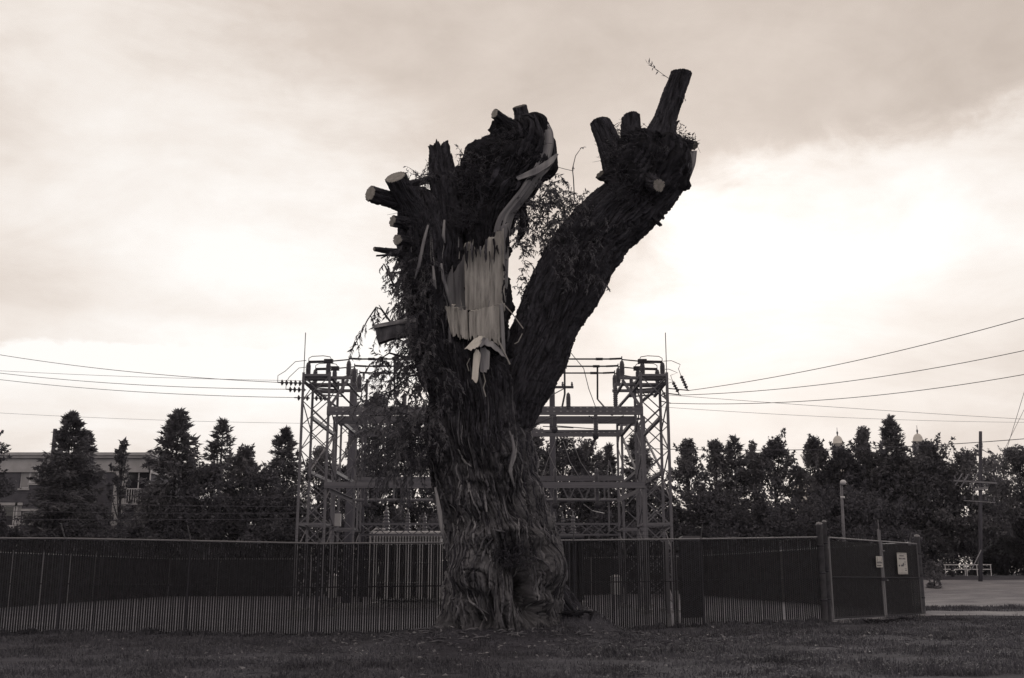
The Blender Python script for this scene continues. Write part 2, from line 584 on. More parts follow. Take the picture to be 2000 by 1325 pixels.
def limb(name, path, mat, parent, ds=0.03, dth=0.03, lump=0.05, bark=0.03, f1=6.0, twist=0.0, top='round', bumps=(), bot=False, jag=0.2, hill=None, slant=0.0, lf=0.8):
    """path rows: x, y, z, half-width across, half-depth. One swept, furrowed surface."""
    P, s = resample(path, ds)
    C = P[:, :3]; ra, rb = P[:, 3], P[:, 4]
    T = np.gradient(C, axis=0); T /= np.linalg.norm(T, axis=1)[:, None]
    ref = np.array([0, 1.0, 0]) if abs(T[:, 1]).mean() < 0.8 else np.array([1.0, 0, 0])
    B = ref - T * (T @ ref)[:, None]; B /= np.linalg.norm(B, axis=1)[:, None]
    A = np.cross(B, T)
    R = (ra.mean() + rb.mean()) / 2
    nth = int(max(10, min(460, 2 * math.pi * max(ra.max(), rb.max()) / dth)))
    ph_ = np.arange(nth) * 2 * math.pi / nth
    th = ph_ - 0.5 * np.sin(ph_ + math.pi / 2)          # finer towards the side in view
    _seed[0] += 13.7
    S, TH = np.meshgrid(s, th, indexing='ij')
    a = TH + twist * S
    cx, cy = np.cos(a) * R, np.sin(a) * R
    wv = pn(np.stack([cx * 1.3, cy * 1.3, S * 0.9 + _seed[0]], -1))
    d = lump * fbm(np.stack([cx * lf + _seed[0], cy * lf, S * lf * .9], -1), 3) * 1.3
    w = 0.16 * wv + 0.05 * pn(np.stack([cx * 3.1, cy * 3.1, S * 2.3 + 5 + _seed[0]], -1))
    n1 = pn(np.stack([cx * f1 + w * f1, cy * f1 - w * f1, S * f1 * 0.075 + _seed[0]], -1))
    n2 = pn(np.stack([cx * f1 * 2.3 + w * f1, cy * f1 * 2.3, S * f1 * 0.16 + 3 + _seed[0]], -1))
    n3 = pn(np.stack([cx * f1 * 4.3 + w * f1 * 2, cy * f1 * 4.3, S * f1 * 0.35 + 8 + _seed[0]], -1))
    n4 = pn(np.stack([cx * f1 * 1.1 + 9, cy * f1 * 1.1, S * f1 * 0.8 + _seed[0] + 2.5 * wv], -1))
    n5 = pn(np.stack([cx * 26, cy * 26, S * 15 + _seed[0]], -1))
    pl = lambda q, k_: 1 - (1 - np.clip(np.abs(q) * k_, 0, 1)) ** 2
    d = d + bark * (1.25 * (pl(n1, 5.5) - 0.85) + 0.75 * (pl(n2, 4.0) - 0.8) + 0.5 * n3 + 0.55 * (pl(n4, 6.0) - 0.9) + 0.30 * n5)
    if top == 'round':
        e = np.clip((s[-1] - s) / max(ra[-1], 0.05), 0, 1); fac = np.sqrt(np.clip(1 - (1 - e) ** 2, 0.0, 1))
    else:
        fac = np.ones(len(s))
    rA = ra[:, None] * fac[:, None] + d * np.clip(fac[:, None], 0.15, 1)
    rB = rb[:, None] * fac[:, None] + d * np.clip(fac[:, None], 0.15, 1)
    V = C[:, None] + A[:, None] * (rA * np.cos(TH))[..., None] + B[:, None] * (rB * np.sin(TH))[..., None]
    if top == 'flat' and slant:
        e = np.clip(1 - (s[-1] - s) / max(ra[-1] * 2.2, .05), 0, 1)
        V = V + T[:, None] * (e[:, None] * np.cos(TH - _seed[0]) * slant * ra[-1])[..., None]
    if top == 'jag':
        e = np.clip(1 - (s[-1] - s) / 0.5, 0, 1) ** 2
        j = jag * (pn(np.stack([np.cos(th) * 2.2, np.sin(th) * 2.2, th * 0 + _seed[0]], -1)) + 0.6 * pn(np.stack([np.cos(th) * 7, np.sin(th) * 7, th * 0 + _seed[0]], -1)))
        V = V + T[:, None] * (e[:, None] * j[None, :])[..., None]
    if bumps:
        out = V - C[:, None]; ln = np.linalg.norm(out, axis=-1, keepdims=True) + 1e-6; out = out / ln
        acc = np.zeros(V.shape[:2])
        front = sst(-(V[..., 1] - C[:, None, 1]) / (rb[:, None] + 1e-6), -0.1, 0.35)
        for (p, rx, rz, am) in bumps:
            q = ((V[..., 0] - p.x) / rx) ** 2 + ((V[..., 2] - p.z) / rz) ** 2
            acc += 1.5 * am * np.exp(-q ** 1.5) * front
        V = V + out * acc[..., None]
    if hill is not None:
        V = hill(V, C, TH)
    n = len(s)
    i, j = np.meshgrid(np.arange(n - 1), np.arange(nth), indexing='ij'); j2 = (j + 1) % nth
    Q = np.stack([i * nth + j, i * nth + j2, (i + 1) * nth + j2, (i + 1) * nth + j], -1).reshape(-1, 4)
    Vf = V.reshape(-1, 3)
    dip = -0.25 * ra[-1] if top == 'jag' else 0.0
    Vf = np.concatenate([Vf, (V[-1].mean(0) + T[-1] * dip)[None]])
    Tt = np.stack([(n - 1) * nth + np.arange(nth), (n - 1) * nth + (np.arange(nth) + 1) % nth, np.full(nth, n * nth)], -1)
    uv = np.concatenate([np.stack([np.abs(((TH / math.pi) % 2) - 1) * R * math.pi, S], -1).reshape(-1, 2), [[0, s[-1]]]])
    o = obj(name, mesh_np(name, Vf, [Q, Tt], mat, True, uv), parent)
    GRID[o.name] = V
    return o, V, (C[-1], T[-1], A[-1], B[-1], ra[-1])


def row(px, py, Y, hw, depth=0.9, ang=None):
    p = at(px, py, Y)
    m = at(px + hw, py, Y).x - p.x
    return (p.x, p.y, p.z, m, m * depth)


TY = 24.5
tree_base = Vector((at(985, 1225, TY).x, TY, ghs(-0.17, TY)))
tree = thing('willow_tree', 'huge old willow with lopped stubs and torn pale wood, standing before the fence', 'tree', tree_base)

sil = [(1262, 858, 1110), (1228, 866, 1100), (1180, 869, 1096), (1130, 868, 1098), (1090, 868, 1094), (1050, 866, 1082), (1020, 864, 1072),
       (980, 859, 1060), (940, 851, 1050), (900, 843, 1040), (870, 839, 1032), (840, 837, 1027), (800, 838, 1028), (760, 834, 1018),
       (720, 830, 1008), (680, 824, 1002), (640, 818, 998), (610, 815, 996)]
tpath = []
for (py, L, R_) in sil:
    tpath.append(row((L + R_) / 2, py, TY, (R_ - L) / 2 - 2, 0.92))


def tp(px, py):
    return at(px, py, TY - 1.0)


tb = [(tp(928, 1118), .42, .42, .24), (tp(915, 1060), .22, .30, .10), (tp(950, 1042), .28, .16, .13), (tp(1000, 1033), .26, .12, .15),
      (tp(1050, 1050), .22, .2, .14), (tp(1075, 1105), .26, .42, .20), (tp(1000, 1096), .36, .30, -.62), (tp(1022, 1155), .17, .45, -.55),
      (tp(985, 1185), .16, .40, .16), (tp(955, 1195), .14, .35, -.20), (tp(905, 1195), .25, .35, .12), (tp(1045, 1195), .16, .20, -.30),
      (tp(1062, 1175), .13, .16, .12), (tp(925, 1160), .2, .10, -.10), (tp(900, 898), .16, .10, -.12), (tp(945, 915), .18, .09, -.14), (tp(985, 900), .15, .08, -.10), (tp(930, 935), .2, .09, .10), (tp(970, 930), .16, .1, .08),
      (tp(930, 850), .35, .3, .10), (tp(1000, 985), .14, .26, -.14), (tp(915, 975), .3, .3, .10), (tp(1040, 960), .2, .4, .08),
      (tp(880, 1010), .12, .3, -.12), (tp(865, 900), .14, .3, -.15), (tp(960, 690), .42, .16, -.20), (tp(900, 700), .2, .3, .06)]


def flare(V, C, TH):
    z = V[..., 2]
    k = np.clip((tree_base.z + 0.9 - z) / 0.9, 0, 1.4) ** 2
    f = 0.5 + 0.5 * np.cos(TH * 7 + 1.3 * np.sin(TH * 2))
    o = V - C[:, None]; o[..., 2] = 0
    return V + o * (k * (0.0 + 0.07 * f))[..., None]


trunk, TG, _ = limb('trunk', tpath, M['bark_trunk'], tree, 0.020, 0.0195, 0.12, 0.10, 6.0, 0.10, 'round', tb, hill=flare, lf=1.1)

# right-hand great limb
rl = [row(985, 850, 24.55, 48, 1.0), row(1005, 780, 24.5, 58, 1.0), row(1035, 710, 24.45, 60), row(1063, 650, 24.4, 60), row(1106, 558, 24.3, 66),
      row(1140, 495, 24.25, 66), row(1190, 432, 24.2, 66), row(1240, 392, 24.15, 60), row(1275, 345, 24.1, 68), row(1293, 300, 24.1, 62), row(1290, 272, 24.1, 50)]
# half widths are measured across the limb
limb_r, RG, _ = limb('great_limb', rl, M['bark'], tree, 0.022, 0.02, 0.08, 0.065, 7.5, 0.12, 'round')
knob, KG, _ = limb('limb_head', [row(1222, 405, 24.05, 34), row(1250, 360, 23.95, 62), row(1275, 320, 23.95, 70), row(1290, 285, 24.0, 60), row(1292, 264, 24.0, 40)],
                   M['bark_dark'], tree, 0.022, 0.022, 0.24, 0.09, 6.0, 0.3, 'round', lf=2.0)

# left column, back wall, right shell of the hollow upper trunk
col_l, LG, _ = limb('left_column', [row(862, 760, 24.25, 34), row(850, 690, 24.15, 44), row(840, 620, 24.1, 46), row(836, 540, 24.1, 46), row(830, 470, 24.1, 46), row(822, 420, 24.1, 46), row(822, 388, 24.1, 40), row(828, 366, 24.1, 22)],
                    M['bark'], tree, 0.020, 0.018, 0.11, 0.06, 10, 0.2, 'round')
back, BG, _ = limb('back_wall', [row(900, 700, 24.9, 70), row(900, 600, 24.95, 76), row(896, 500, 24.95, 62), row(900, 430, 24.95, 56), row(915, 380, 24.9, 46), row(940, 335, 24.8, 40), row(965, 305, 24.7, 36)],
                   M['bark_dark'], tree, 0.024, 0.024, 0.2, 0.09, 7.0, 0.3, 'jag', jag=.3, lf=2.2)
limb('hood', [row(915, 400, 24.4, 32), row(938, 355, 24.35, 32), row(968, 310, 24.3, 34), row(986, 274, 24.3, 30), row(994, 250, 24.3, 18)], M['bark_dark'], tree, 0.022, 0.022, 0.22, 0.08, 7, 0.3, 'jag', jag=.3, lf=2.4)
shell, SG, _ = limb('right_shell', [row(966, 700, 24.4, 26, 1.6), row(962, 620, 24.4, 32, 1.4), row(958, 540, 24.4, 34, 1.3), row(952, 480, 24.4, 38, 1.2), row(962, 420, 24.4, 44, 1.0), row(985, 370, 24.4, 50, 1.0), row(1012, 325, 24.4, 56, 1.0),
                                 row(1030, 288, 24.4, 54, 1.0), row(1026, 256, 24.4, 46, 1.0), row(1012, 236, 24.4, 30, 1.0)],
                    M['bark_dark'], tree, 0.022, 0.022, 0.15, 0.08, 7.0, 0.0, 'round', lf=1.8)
root, _, _ = limb('root', [row(1058, 1120, 24.6, 26), row(1085, 1160, 24.6, 28), row(1110, 1192, 24.55, 22), row(1135, 1212, 24.5, 14), row(1160, 1226, 24.5, 7)],
                  M['bark'], tree, 0.03, 0.03, 0.09, 0.06, 6.0, 0.2, 'round')


# cut faces of sawn stubs: growth rings
def ring_mat(name, lo, hi):
    m, k, b = mat_new(name)
    co = coords(k)
    ln = k.node('ShaderNodeVectorMath', operation='LENGTH'); k.l.new(co, ln.inputs[0])
    w = k.m('SINE', k.m('ADD', k.m('MULTIPLY', ln.outputs['Value'], 240.0), k.m('MULTIPLY', k.noise(co, 14, 3), 9.0)))
    f = k.m('ADD', k.m('MULTIPLY', w, 0.12), k.noise(co, 9, 5))
    k.l.new(k.ramp(f, [(0.3, g(lo, (1.02, .98, .95))), (0.75, g(hi, (1.02, .98, .95)))]), b.inputs['Base Color'])
    b.inputs['Roughness'].default_value = 0.8
    return m


M['cut'] = ring_mat('sawn_wood', 0.18, 0.36)
M['cut_dark'] = ring_mat('old_sawn_wood', 0.06, 0.13)


def stub(p0, p1, r0, r1, parent, mat='bark', cut='cut', name='stub', slant=None, bark=0.028, lump=0.03, mid=None):
    p0, p1 = Vector(p0), Vector(p1)
    pts = [tuple(p0) + (r0 * 1.45, r0 * 1.45)]
    bend = Vector((random.uniform(-1, 1), random.uniform(-1, 1), random.uniform(-1, 1))) * r0 * .14
    if mid:
        pts.append(tuple(p0.lerp(mid[0], .45)) + (r0 * 1.05, r0 * 1.05))
        pts.append(tuple(mid[0]) + (mid[1], mid[1]))
    else:
        pts.append(tuple(p0.lerp(p1, .30)) + (r0 * 1.10,) * 2)
        pts.append(tuple(p0.lerp(p1, .62) + bend) + (r0 * .4 + r1 * .6,) * 2)
    pts.append(tuple(p1) + (r1, r1))
    o, V, (c, t, a, b, r) = limb(name, pts, M[mat], parent, 0.018, 0.018, lump * 1.3, bark * 1.15, 9.0, 0.1, 'flat', slant=random.uniform(.25, .6) if slant is None else slant)
    if cut:
        ring = V[-1]
        n = len(ring)
        ctr = ring.mean(0)
        t = Vector(t)
        z = t; x = Vector(a); y = z.cross(x)
        Rm = Matrix((x, y, z)).transposed().to_4x4()
        W = Matrix.Translation(Vector(ctr) + t * 0.004) @ Rm
        loc = np.array([[(Vector(q) - Vector(ctr)).dot(x), (Vector(q) - Vector(ctr)).dot(y), (Vector(q) - Vector(ctr)).dot(z)] for q in ring])
        Vv = [(q[0] * 0.93, q[1] * 0.93, q[2] * .93) for q in loc] + [(q[0] * 0.9, q[1] * 0.9, q[2] * .9 + 0.006) for q in loc] + [(0, 0, 0.006)]
        Q = [(i, (i + 1) % n, n + (i + 1) % n, n + i) for i in range(n)]
        T = [(n + i, n + (i + 1) % n, 2 * n) for i in range(n)]
        m = mesh_np('cut_face', Vv, [Q, T], M[cut], False)
        obj('cut_face', m, o, W)
    return o


def mpx(v, Y=24.3):
    return v * Y / F * 1.02


def S(px0, py0, Y0, px1, py1, Y1, r0, r1, parent=tree, **kw):
    return stub(at(px0, py0, Y0), at(px1, py1, Y1), mpx(r0), mpx(r1), parent, **kw)


# stubs on the right limb's head
S(1212, 335, 24.0, 1173, 240, 23.9, 24, 21, cut='cut_dark')
S(1233, 290, 24.2, 1231, 232, 24.2, 20, 18, cut='cut_dark')
stub(at(1280, 300, 24.15), at(1331, 142, 24.0), mpx(30), mpx(19), tree, cut='cut_dark', mid=(at(1308, 210, 24.1), mpx(21)))
S(1262, 352, 23.7, 1287, 362, 22.85, 16, 13, slant=.1)
S(1325, 284, 24.0, 1358, 284, 23.9, 12, 9, cut='cut_dark')
S(1190, 345, 23.9, 1172, 341, 23.7, 10, 8, cut='cut_dark', lump=0.05)
S(1262, 412, 23.9, 1291, 441, 23.7, 6, 4.5, cut='cut_dark', name='twig_stub')
S(1275, 400, 23.9, 1297, 427, 23.7, 4.5, 3.2, cut='cut_dark', name='twig_stub')
S(1312, 250, 24.05, 1327, 236, 24.0, 7, 3, cut=None, name='twig_stub')
# stubs on the left column
S(815, 405, 24.0, 723, 378, 23.15, 17, 14.5, slant=.1)
S(822, 435, 24.0, 773, 346, 23.1, 22, 20, slant=.12)
S(812, 440, 23.9, 767, 432, 23.3, 13, 11.5, slant=.1)
S(812, 475, 23.9, 777, 468, 23.3, 11, 10.5, slant=.1)
S(800, 362, 24.1, 846, 347, 24.2, 7, 6, cut=None, name='dead_branch', lump=0.01, bark=0.01)
S(805, 498, 23.9, 731, 487, 23.6, 8, 4.5, name='dead_branch', lump=0.02, bark=0.012)
S(790, 497, 23.8, 735, 500, 23.5, 4, 1.2, cut=None, name='dead_branch', lump=0.01, bark=0.006)
S(768, 491, 23.7, 744, 505, 23.6, 3, 1.0, cut=None, name='dead_branch', lump=0.01, bark=0.006)
jg, JG, _ = limb('split_stub', [row(884, 560, 24.35, 24), row(880, 470, 24.3, 26), row(870, 390, 24.25, 26), row(862, 330, 24.2, 22), row(859, 287, 24.2, 20)], M['bark'], tree, 0.02, 0.02, 0.06, 0.06, 8, 0.1, 'jag', jag=0.13)
limb('split_stub', [row(892, 520, 24.2, 12), row(888, 430, 24.15, 13), row(880, 350, 24.15, 11), row(876, 305, 24.15, 8)], M['bark'], tree, 0.02, 0.02, 0.05, 0.05, 9, 0.1, 'jag', jag=0.15)
# stubs on top of the hood
S(1012, 255, 24.3, 966, 222, 23.75, 12, 11, slant=.1)
S(1024, 262, 24.4, 1015, 208, 24.4, 18, 14, cut='cut_dark')
limb('split_stub', [row(985, 285, 24.2, 16), row(975, 255, 24.1, 13), row(972, 230, 24.1, 9)], M['bark_dark'], tree, 0.02, 0.02, 0.06, 0.04, 8, 0, 'jag', jag=0.1)
limb('split_stub', [row(1020, 320, 23.9, 7), row(1016, 300, 23.8, 8), row(1014, 282, 23.75, 6)], M['bark'], tree, 0.015, 0.015, 0.03, 0.03, 9, 0, 'jag', jag=0.08)


# ---- wood sheets: thick, grained, ragged-ended
def sheet(name, cols, mat, parent, depth, thick=0.05, nu=26, nv=40, seed=0.0, relief=0.025, freq=9.0):
    """cols: list of (top px,py, bottom px,py) left to right; depth(u,v)->Y"""
    c = np.array(cols, float)
    u = np.linspace(0, 1, nu); src = np.linspace(0, 1, len(c))
    e = np.stack([np.interp(u, src, c[:, k]) for k in range(4)], 1)
    v = np.linspace(0, 1, nv)
    PX = e[:, None, 0] + (e[:, None, 2] - e[:, None, 0]) * v[None]
    PY = e[:, None, 1] + (e[:, None, 3] - e[:, None, 1]) * v[None]
    Yd = np.array([[depth(a, b) for b in v] for a in u])
    gr = relief * pn(np.stack([np.repeat(u[:, None] * freq + seed, nv, 1), v[None] * 1.5 + 0 * PX, 0 * PX + seed], -1))
    gr += relief * 0.5 * pn(np.stack([np.repeat(u[:, None] * freq * 2.7 + seed, nv, 1), v[None] * 2.5 + 0 * PX, 0 * PX + seed + 4], -1))
    W = np.array([[tuple(at(PX[i, j], PY[i, j], Yd[i, j] + gr[i, j])) for j in range(nv)] for i in range(nu)])
    Bk = W + np.array([0, thick, 0])
    V = np.concatenate([W.reshape(-1, 3), Bk.reshape(-1, 3)])
    N = nu * nv
    i, j = np.meshgrid(np.arange(nu - 1), np.arange(nv - 1), indexing='ij')
    q = np.stack([i * nv + j, i * nv + j + 1, (i + 1) * nv + j + 1, (i + 1) * nv + j], -1).reshape(-1, 4)
    Q = [q, q[:, ::-1] + N]
    def rim(ix):
        ix = np.asarray(ix)
        return np.stack([ix[:-1], ix[1:], ix[1:] + N, ix[:-1] + N], -1)
    Q += [rim(np.arange(nv)), rim((nu - 1) * nv + np.arange(nv)), rim(np.arange(nu) * nv), rim(np.arange(nu) * nv + nv - 1)]
    ln = 0.012
    uv = np.stack([PX * ln, -PY * ln], -1).reshape(-1, 2); uv = np.concatenate([uv, uv])
    return obj(name, mesh_np(name, V, Q, M[mat], True, uv), parent)


def jitter(xs, top, bot, rt, rb, seed):
    r = random.Random(seed); out = []
    for k, x in enumerate(xs):
        xt = x[0] if isinstance(x, tuple) else x
        xb = x[1] if isinstance(x, tuple) else x
        f = k / (len(xs) - 1)
        out.append((xt, np.interp(f, np.linspace(0, 1, len(top)), top) + r.uniform(-rt, rt), xb, np.interp(f, np.linspace(0, 1, len(bot)), bot) + r.uniform(-rb, rb)))
    return out


# upper slabs of torn wood beneath the dark rot
for k, (xa, xb, ya, yb_, t0, t1, mt, dd, nn) in enumerate([
        (866, 872, 884, 890, 556, 520, 'bare', .34, 6), (884, 889, 908, 912, 540, 495, 'bare', .40, 8), (906, 909, 984, 986, 478, 448, 'torn', .0, 34)]):
    cols = []
    for q in range(nn):
        f = q / (nn - 1)
        tooth = (26 * math.exp(-((f - .42) / .16) ** 2) + 10 * math.exp(-((f - .74) / .05) ** 2)) if nn == 34 else 0
        cols.append((xa + (ya - xa) * f, t0 + (t1 - t0) * f + tooth + random.uniform(-3.5, 3.5), xb + (yb_ - xb) * f, 606 + random.uniform(-3, 4)))
    sheet('torn_wood', cols, mt, tree, lambda u, v, dd=dd, nn=nn: 23.62 + dd - 0.06 * math.sin(u * 3.1) + 0.02 * v, 0.10, nn * 3, 46, 1.0 + k * 3.3, 0.03, nn * .16)
# lower flap: two leaning slabs whose top edges have snapped
for k, (xa, xb, ya, yb_, t0, t1, b0, b1, mt, dd, nn) in enumerate([
        (869, 881, 893, 900, 598, 600, 652, 661, 'torn', .10, 12), (892, 899, 913, 916, 601, 606, 658, 663, 'torn', .05, 10),
        (915, 917, 975, 977, 609, 595, 661, 676, 'torn', -.02, 30), (973, 976, 983, 988, 593, 590, 682, 694, 'bare', .05, 7)]):
    cols = []
    for q in range(nn):
        f = q / (nn - 1)
        cols.append((xa + (ya - xa) * f, t0 + (t1 - t0) * f + random.uniform(-2, 2), xb + (yb_ - xb) * f, b0 + (b1 - b0) * f - (7 * math.sin(f * 3.1) if nn == 30 else 0) + random.uniform(-7, 5)))
    sheet('torn_wood', cols, mt, tree, lambda u, v, dd=dd, nn=nn: 23.50 + dd - (0.10 if nn == 30 else .03) * math.sin(u * 3.1) - 0.24 * v, 0.06, nn * 2, 26, 4.0 + k * 2.1, 0.03, nn * .25)
# splintered lip between the pieces
for k, (x, y, L, rise, hgt) in enumerate([(880, 599, 16, 1, 1.6), (893, 601, 12, -2, 1.5), (903, 600, 12, 3, 1.3), (928, 607, 22, 2, 1.7), (942, 606, 16, 4, 1.5), (955, 601, 24, 5, 1.7), (968, 596, 20, 5, 1.6),
                                          (933, 613, 14, 2, 1.8), (975, 595, 12, 4, 1.4), (886, 596, 9, 0, 2.4), (960, 604, 14, 5, 1.1)]):
    mb = MB(); k_ = 6
    pts = [at(x - L / 2 + L * q / (k_ - 1), y + rise / 2 - rise * q / (k_ - 1) + random.uniform(-1, 1), 23.42 + random.uniform(-.02, .02)) for q in range(k_)]
    mb.tube(pts, [mpx(hgt) * r_ * random.uniform(.6, 1.2) for r_ in (.2, .5, .6, .55, .4, .08)], 5)
    mb.build('splinter', M['fresh'] if k % 2 else M['torn'], tree)
for k in range(24):        # upright slivers standing along the tears
    x = random.uniform(872, 984); lo = random.random() < .5
    y = (604 if lo else random.uniform(470, 500)) + random.uniform(-4, 4)
    p = at(x, y, 23.55 + random.uniform(-.06, .1)); h_ = random.uniform(.05, .26)
    MB().tube([p - Vector((0, 0, .08)), p + Vector((random.gauss(0, .01), -.02, h_ * .5)), p + Vector((random.gauss(0, .03), -.03, h_))], [.012, .009, .002], 4).build('sliver', M['torn'] if k % 3 else M['bare'], tree)
for k in range(64):        # shreds of bark and dark fibre lapping over the edges of the torn wood
    side = k % 4
    if side == 0:
        x, y, dx = random.uniform(862, 876), random.uniform(500, 650), random.uniform(-2, 6)
    elif side == 1:
        x, y, dx = random.uniform(984, 994), random.uniform(450, 690), random.uniform(-6, 1)
    elif side == 2:
        x, y, dx = random.uniform(872, 985), random.uniform(668, 690), random.uniform(-3, 3)
    else:
        x, y, dx = random.uniform(906, 972), random.uniform(462, 500), random.uniform(-3, 3)
    h_ = random.uniform(14, 42); w_ = random.uniform(1.2, 3.2); sgn = 1 if side == 3 else -1
    if side in (0, 1):
        sgn = random.choice((1, -1))
    Yq = 23.36 if side == 2 else 23.52 + random.uniform(-.05, .06)
    pts = [at(x + dx * f + random.uniform(-1, 1), y + sgn * h_ * f - sgn * 6, Yq - .03 * math.sin(f * 3)) for f in (0, .25, .5, .75, 1)]
    MB().tube(pts, [mpx(w_) * q for q in (.8, 1, .8, .5, .1)], 5).build('bark_shred', M['bark_dark'] if k % 3 else M['ridge'], tree)
# the folded tongue: bright roof, dark underside, hanging splinters
def rag(a, b, n, jt, jb, seed):
    """columns between two (top, bottom) chains with ragged ends"""
    r = random.Random(seed); out = []
    for q in range(n):
        f = q / (n - 1)
        tx, ty = [np.interp(f, np.linspace(0, 1, len(a)), [p[c] for p in a]) for c in (0, 1)]
        bx, by = [np.interp(f, np.linspace(0, 1, len(b)), [p[c] for p in b]) for c in (0, 1)]
        out.append((tx, ty + r.uniform(-jt, jt), bx + r.uniform(-jb, jb) * .4, by + r.uniform(-jb, jb)))
    return out


sheet('wood_tongue', rag([(926, 663), (936, 657), (942, 655), (948, 658)], [(906, 681), (916, 684), (926, 683), (936, 677)], 11, 1.2, 2.5, 1), 'fresh', tree,
      lambda u, v: 23.18 - 0.16 * v - 0.05 * math.sin(u * 3), 0.05, 22, 14, 6, 0.02, 5)
sheet('wood_tongue', rag([(944, 656), (956, 662), (968, 672), (980, 684)], [(934, 678), (950, 674), (968, 686), (992, 704)], 13, 1.5, 3.5, 2), 'bare', tree,
      lambda u, v: 23.14 + 0.12 * u - 0.12 * v, 0.06, 26, 12, 7, 0.03, 7)
sheet('hanging_splinter', rag([(925, 692), (930, 682), (935, 684), (939, 694)], [(921, 742), (926, 748), (931, 745), (934, 736)], 9, 2, 4, 3), 'fresh', tree, lambda u, v: 23.08 - 0.05 * v, 0.05, 16, 20, 8, 0.02, 5)
sheet('hanging_splinter', rag([(938, 680), (948, 679), (957, 686)], [(939, 726), (947, 729), (957, 716)], 9, 2, 4, 4), 'bare', tree, lambda u, v: 23.16 - 0.03 * v, 0.05, 14, 14, 9, 0.02, 5)
for (pts, r) in [([(944, 728), (948, 745), (944, 758), (949, 775)], 1.2), ([(978, 588), (1000, 612), (1022, 642)], 1.1), ([(972, 662), (982, 682), (996, 712)], 1.6),
                 ([(1005, 672), (1012, 668), (1020, 652)], 1.0), ([(918, 700), (912, 712), (916, 725)], 0.9)]:
    MB().tube([at(x, y, 23.2) for x, y in pts], mpx(r), 5).build('splinter', M['torn'], tree)
# bare weathered wood running up the outer side of the shell and round the hood
sheet('bare_wood', [(978, 442, 962, 600), (984, 440, 970, 602), (990, 436, 978, 604), (994, 436, 986, 606), (996, 440, 990, 606)], 'bare', tree, lambda u, v: 23.72 + 0.34 * u ** 2, 0.06, 20, 36, 10, 0.04, 5)


def ribbon_sheet(name, ctr, mat, parent, n=40, m=14, thick=0.05, relief=0.03, seed=0, freq=5):
    """ctr rows: left px,py,Y, right px,py,Y down the length"""
    c = np.array(ctr, float); s = np.linspace(0, 1, n); q = np.linspace(0, 1, len(c))
    P, _ = resample(c, 0.5 * len(c))
    e = np.stack([np.interp(s, q, c[:, k]) for k in range(6)], 1)
    ker = np.ones(5) / 5
    for k in range(6):
        pad = np.pad(e[:, k], 2, mode='edge'); e[:, k] = np.convolve(pad, ker, 'valid')
    u = np.linspace(0, 1, m)
    W = np.zeros((n, m, 3))
    for i in range(n):
        a, b = at(*e[i, :3]), at(*e[i, 3:])
        for j in range(m):
            p = a.lerp(b, u[j])
            W[i, j] = (p.x, p.y - 0.12 * math.sin(u[j] * math.pi) * (b - a).length, p.z)
    gr = relief * pn(np.stack([np.repeat(u[None] * freq + seed, n, 0), np.repeat(s[:, None] * 1.5, m, 1), np.zeros((n, m)) + seed], -1))
    W[..., 1] += gr
    Bk = W + np.array([0, thick, 0])
    V = np.concatenate([W.reshape(-1, 3), Bk.reshape(-1, 3)]); N = n * m
    i, j = np.meshgrid(np.arange(n - 1), np.arange(m - 1), indexing='ij')
    qd = np.stack([i * m + j, i * m + j + 1, (i + 1) * m + j + 1, (i + 1) * m + j], -1).reshape(-1, 4)
    def rim(ix):
        ix = np.asarray(ix)
        return np.stack([ix[:-1], ix[1:], ix[1:] + N, ix[:-1] + N], -1)
    Q = [qd, qd[:, ::-1] + N, rim(np.arange(m)), rim((n - 1) * m + np.arange(m)), rim(np.arange(n) * m), rim(np.arange(n) * m + m - 1)]
    uv = np.stack([np.repeat(u[None] * 0.6, n, 0), np.repeat(s[:, None] * 4, m, 1)], -1).reshape(-1, 2)
    return obj(name, mesh_np(name, V, Q, M[mat], True, np.concatenate([uv, uv])), parent)


ribbon_sheet('bare_wood', [(962, 470, 23.9, 992, 486, 24.0), (966, 440, 23.85, 996, 448, 24.0), (974, 420, 23.8, 1004, 420, 24.0), (992, 398, 23.8, 1022, 398, 24.0), (1012, 374, 23.8, 1042, 372, 24.0),
                           (1030, 348, 23.8, 1062, 340, 24.05), (1046, 322, 23.85, 1076, 308, 24.1), (1058, 292, 23.9, 1082, 282, 24.15), (1062, 264, 24.0, 1081, 258, 24.2), (1058, 246, 24.1, 1072, 240, 24.3)], 'bare', tree, 60, 16, 0.06, 0.05, 3, 5)
ribbon_sheet('bare_wood', [(1296, 408, 23.8, 1312, 396, 24.0), (1306, 386, 23.7, 1330, 376, 24.0), (1322, 360, 23.65, 1348, 350, 24.0), (1332, 330, 23.65, 1359, 320, 24.0), (1338, 300, 23.7, 1362, 292, 24.0)], 'strip', tree, 40, 14, 0.06, 0.05, 8, 6)
# sharp splinter wing
sheet('splinter_wing', [(1008, 346, 1012, 352), (1040, 330, 1046, 341), (1066, 315, 1070, 327), (1086, 300, 1080, 318), (1091, 301, 1088, 306)], 'bare', tree, lambda u, v: 23.7 - 0.12 * u, 0.04, 24, 8, 12, 0.02, 5)
sheet('splinter_wing', [(1068, 322, 1060, 344), (1076, 318, 1070, 334), (1086, 306, 1082, 316)], 'strip', tree, lambda u, v: 23.75 - 0.1 * u, 0.04, 12, 8, 13, 0.02, 5)
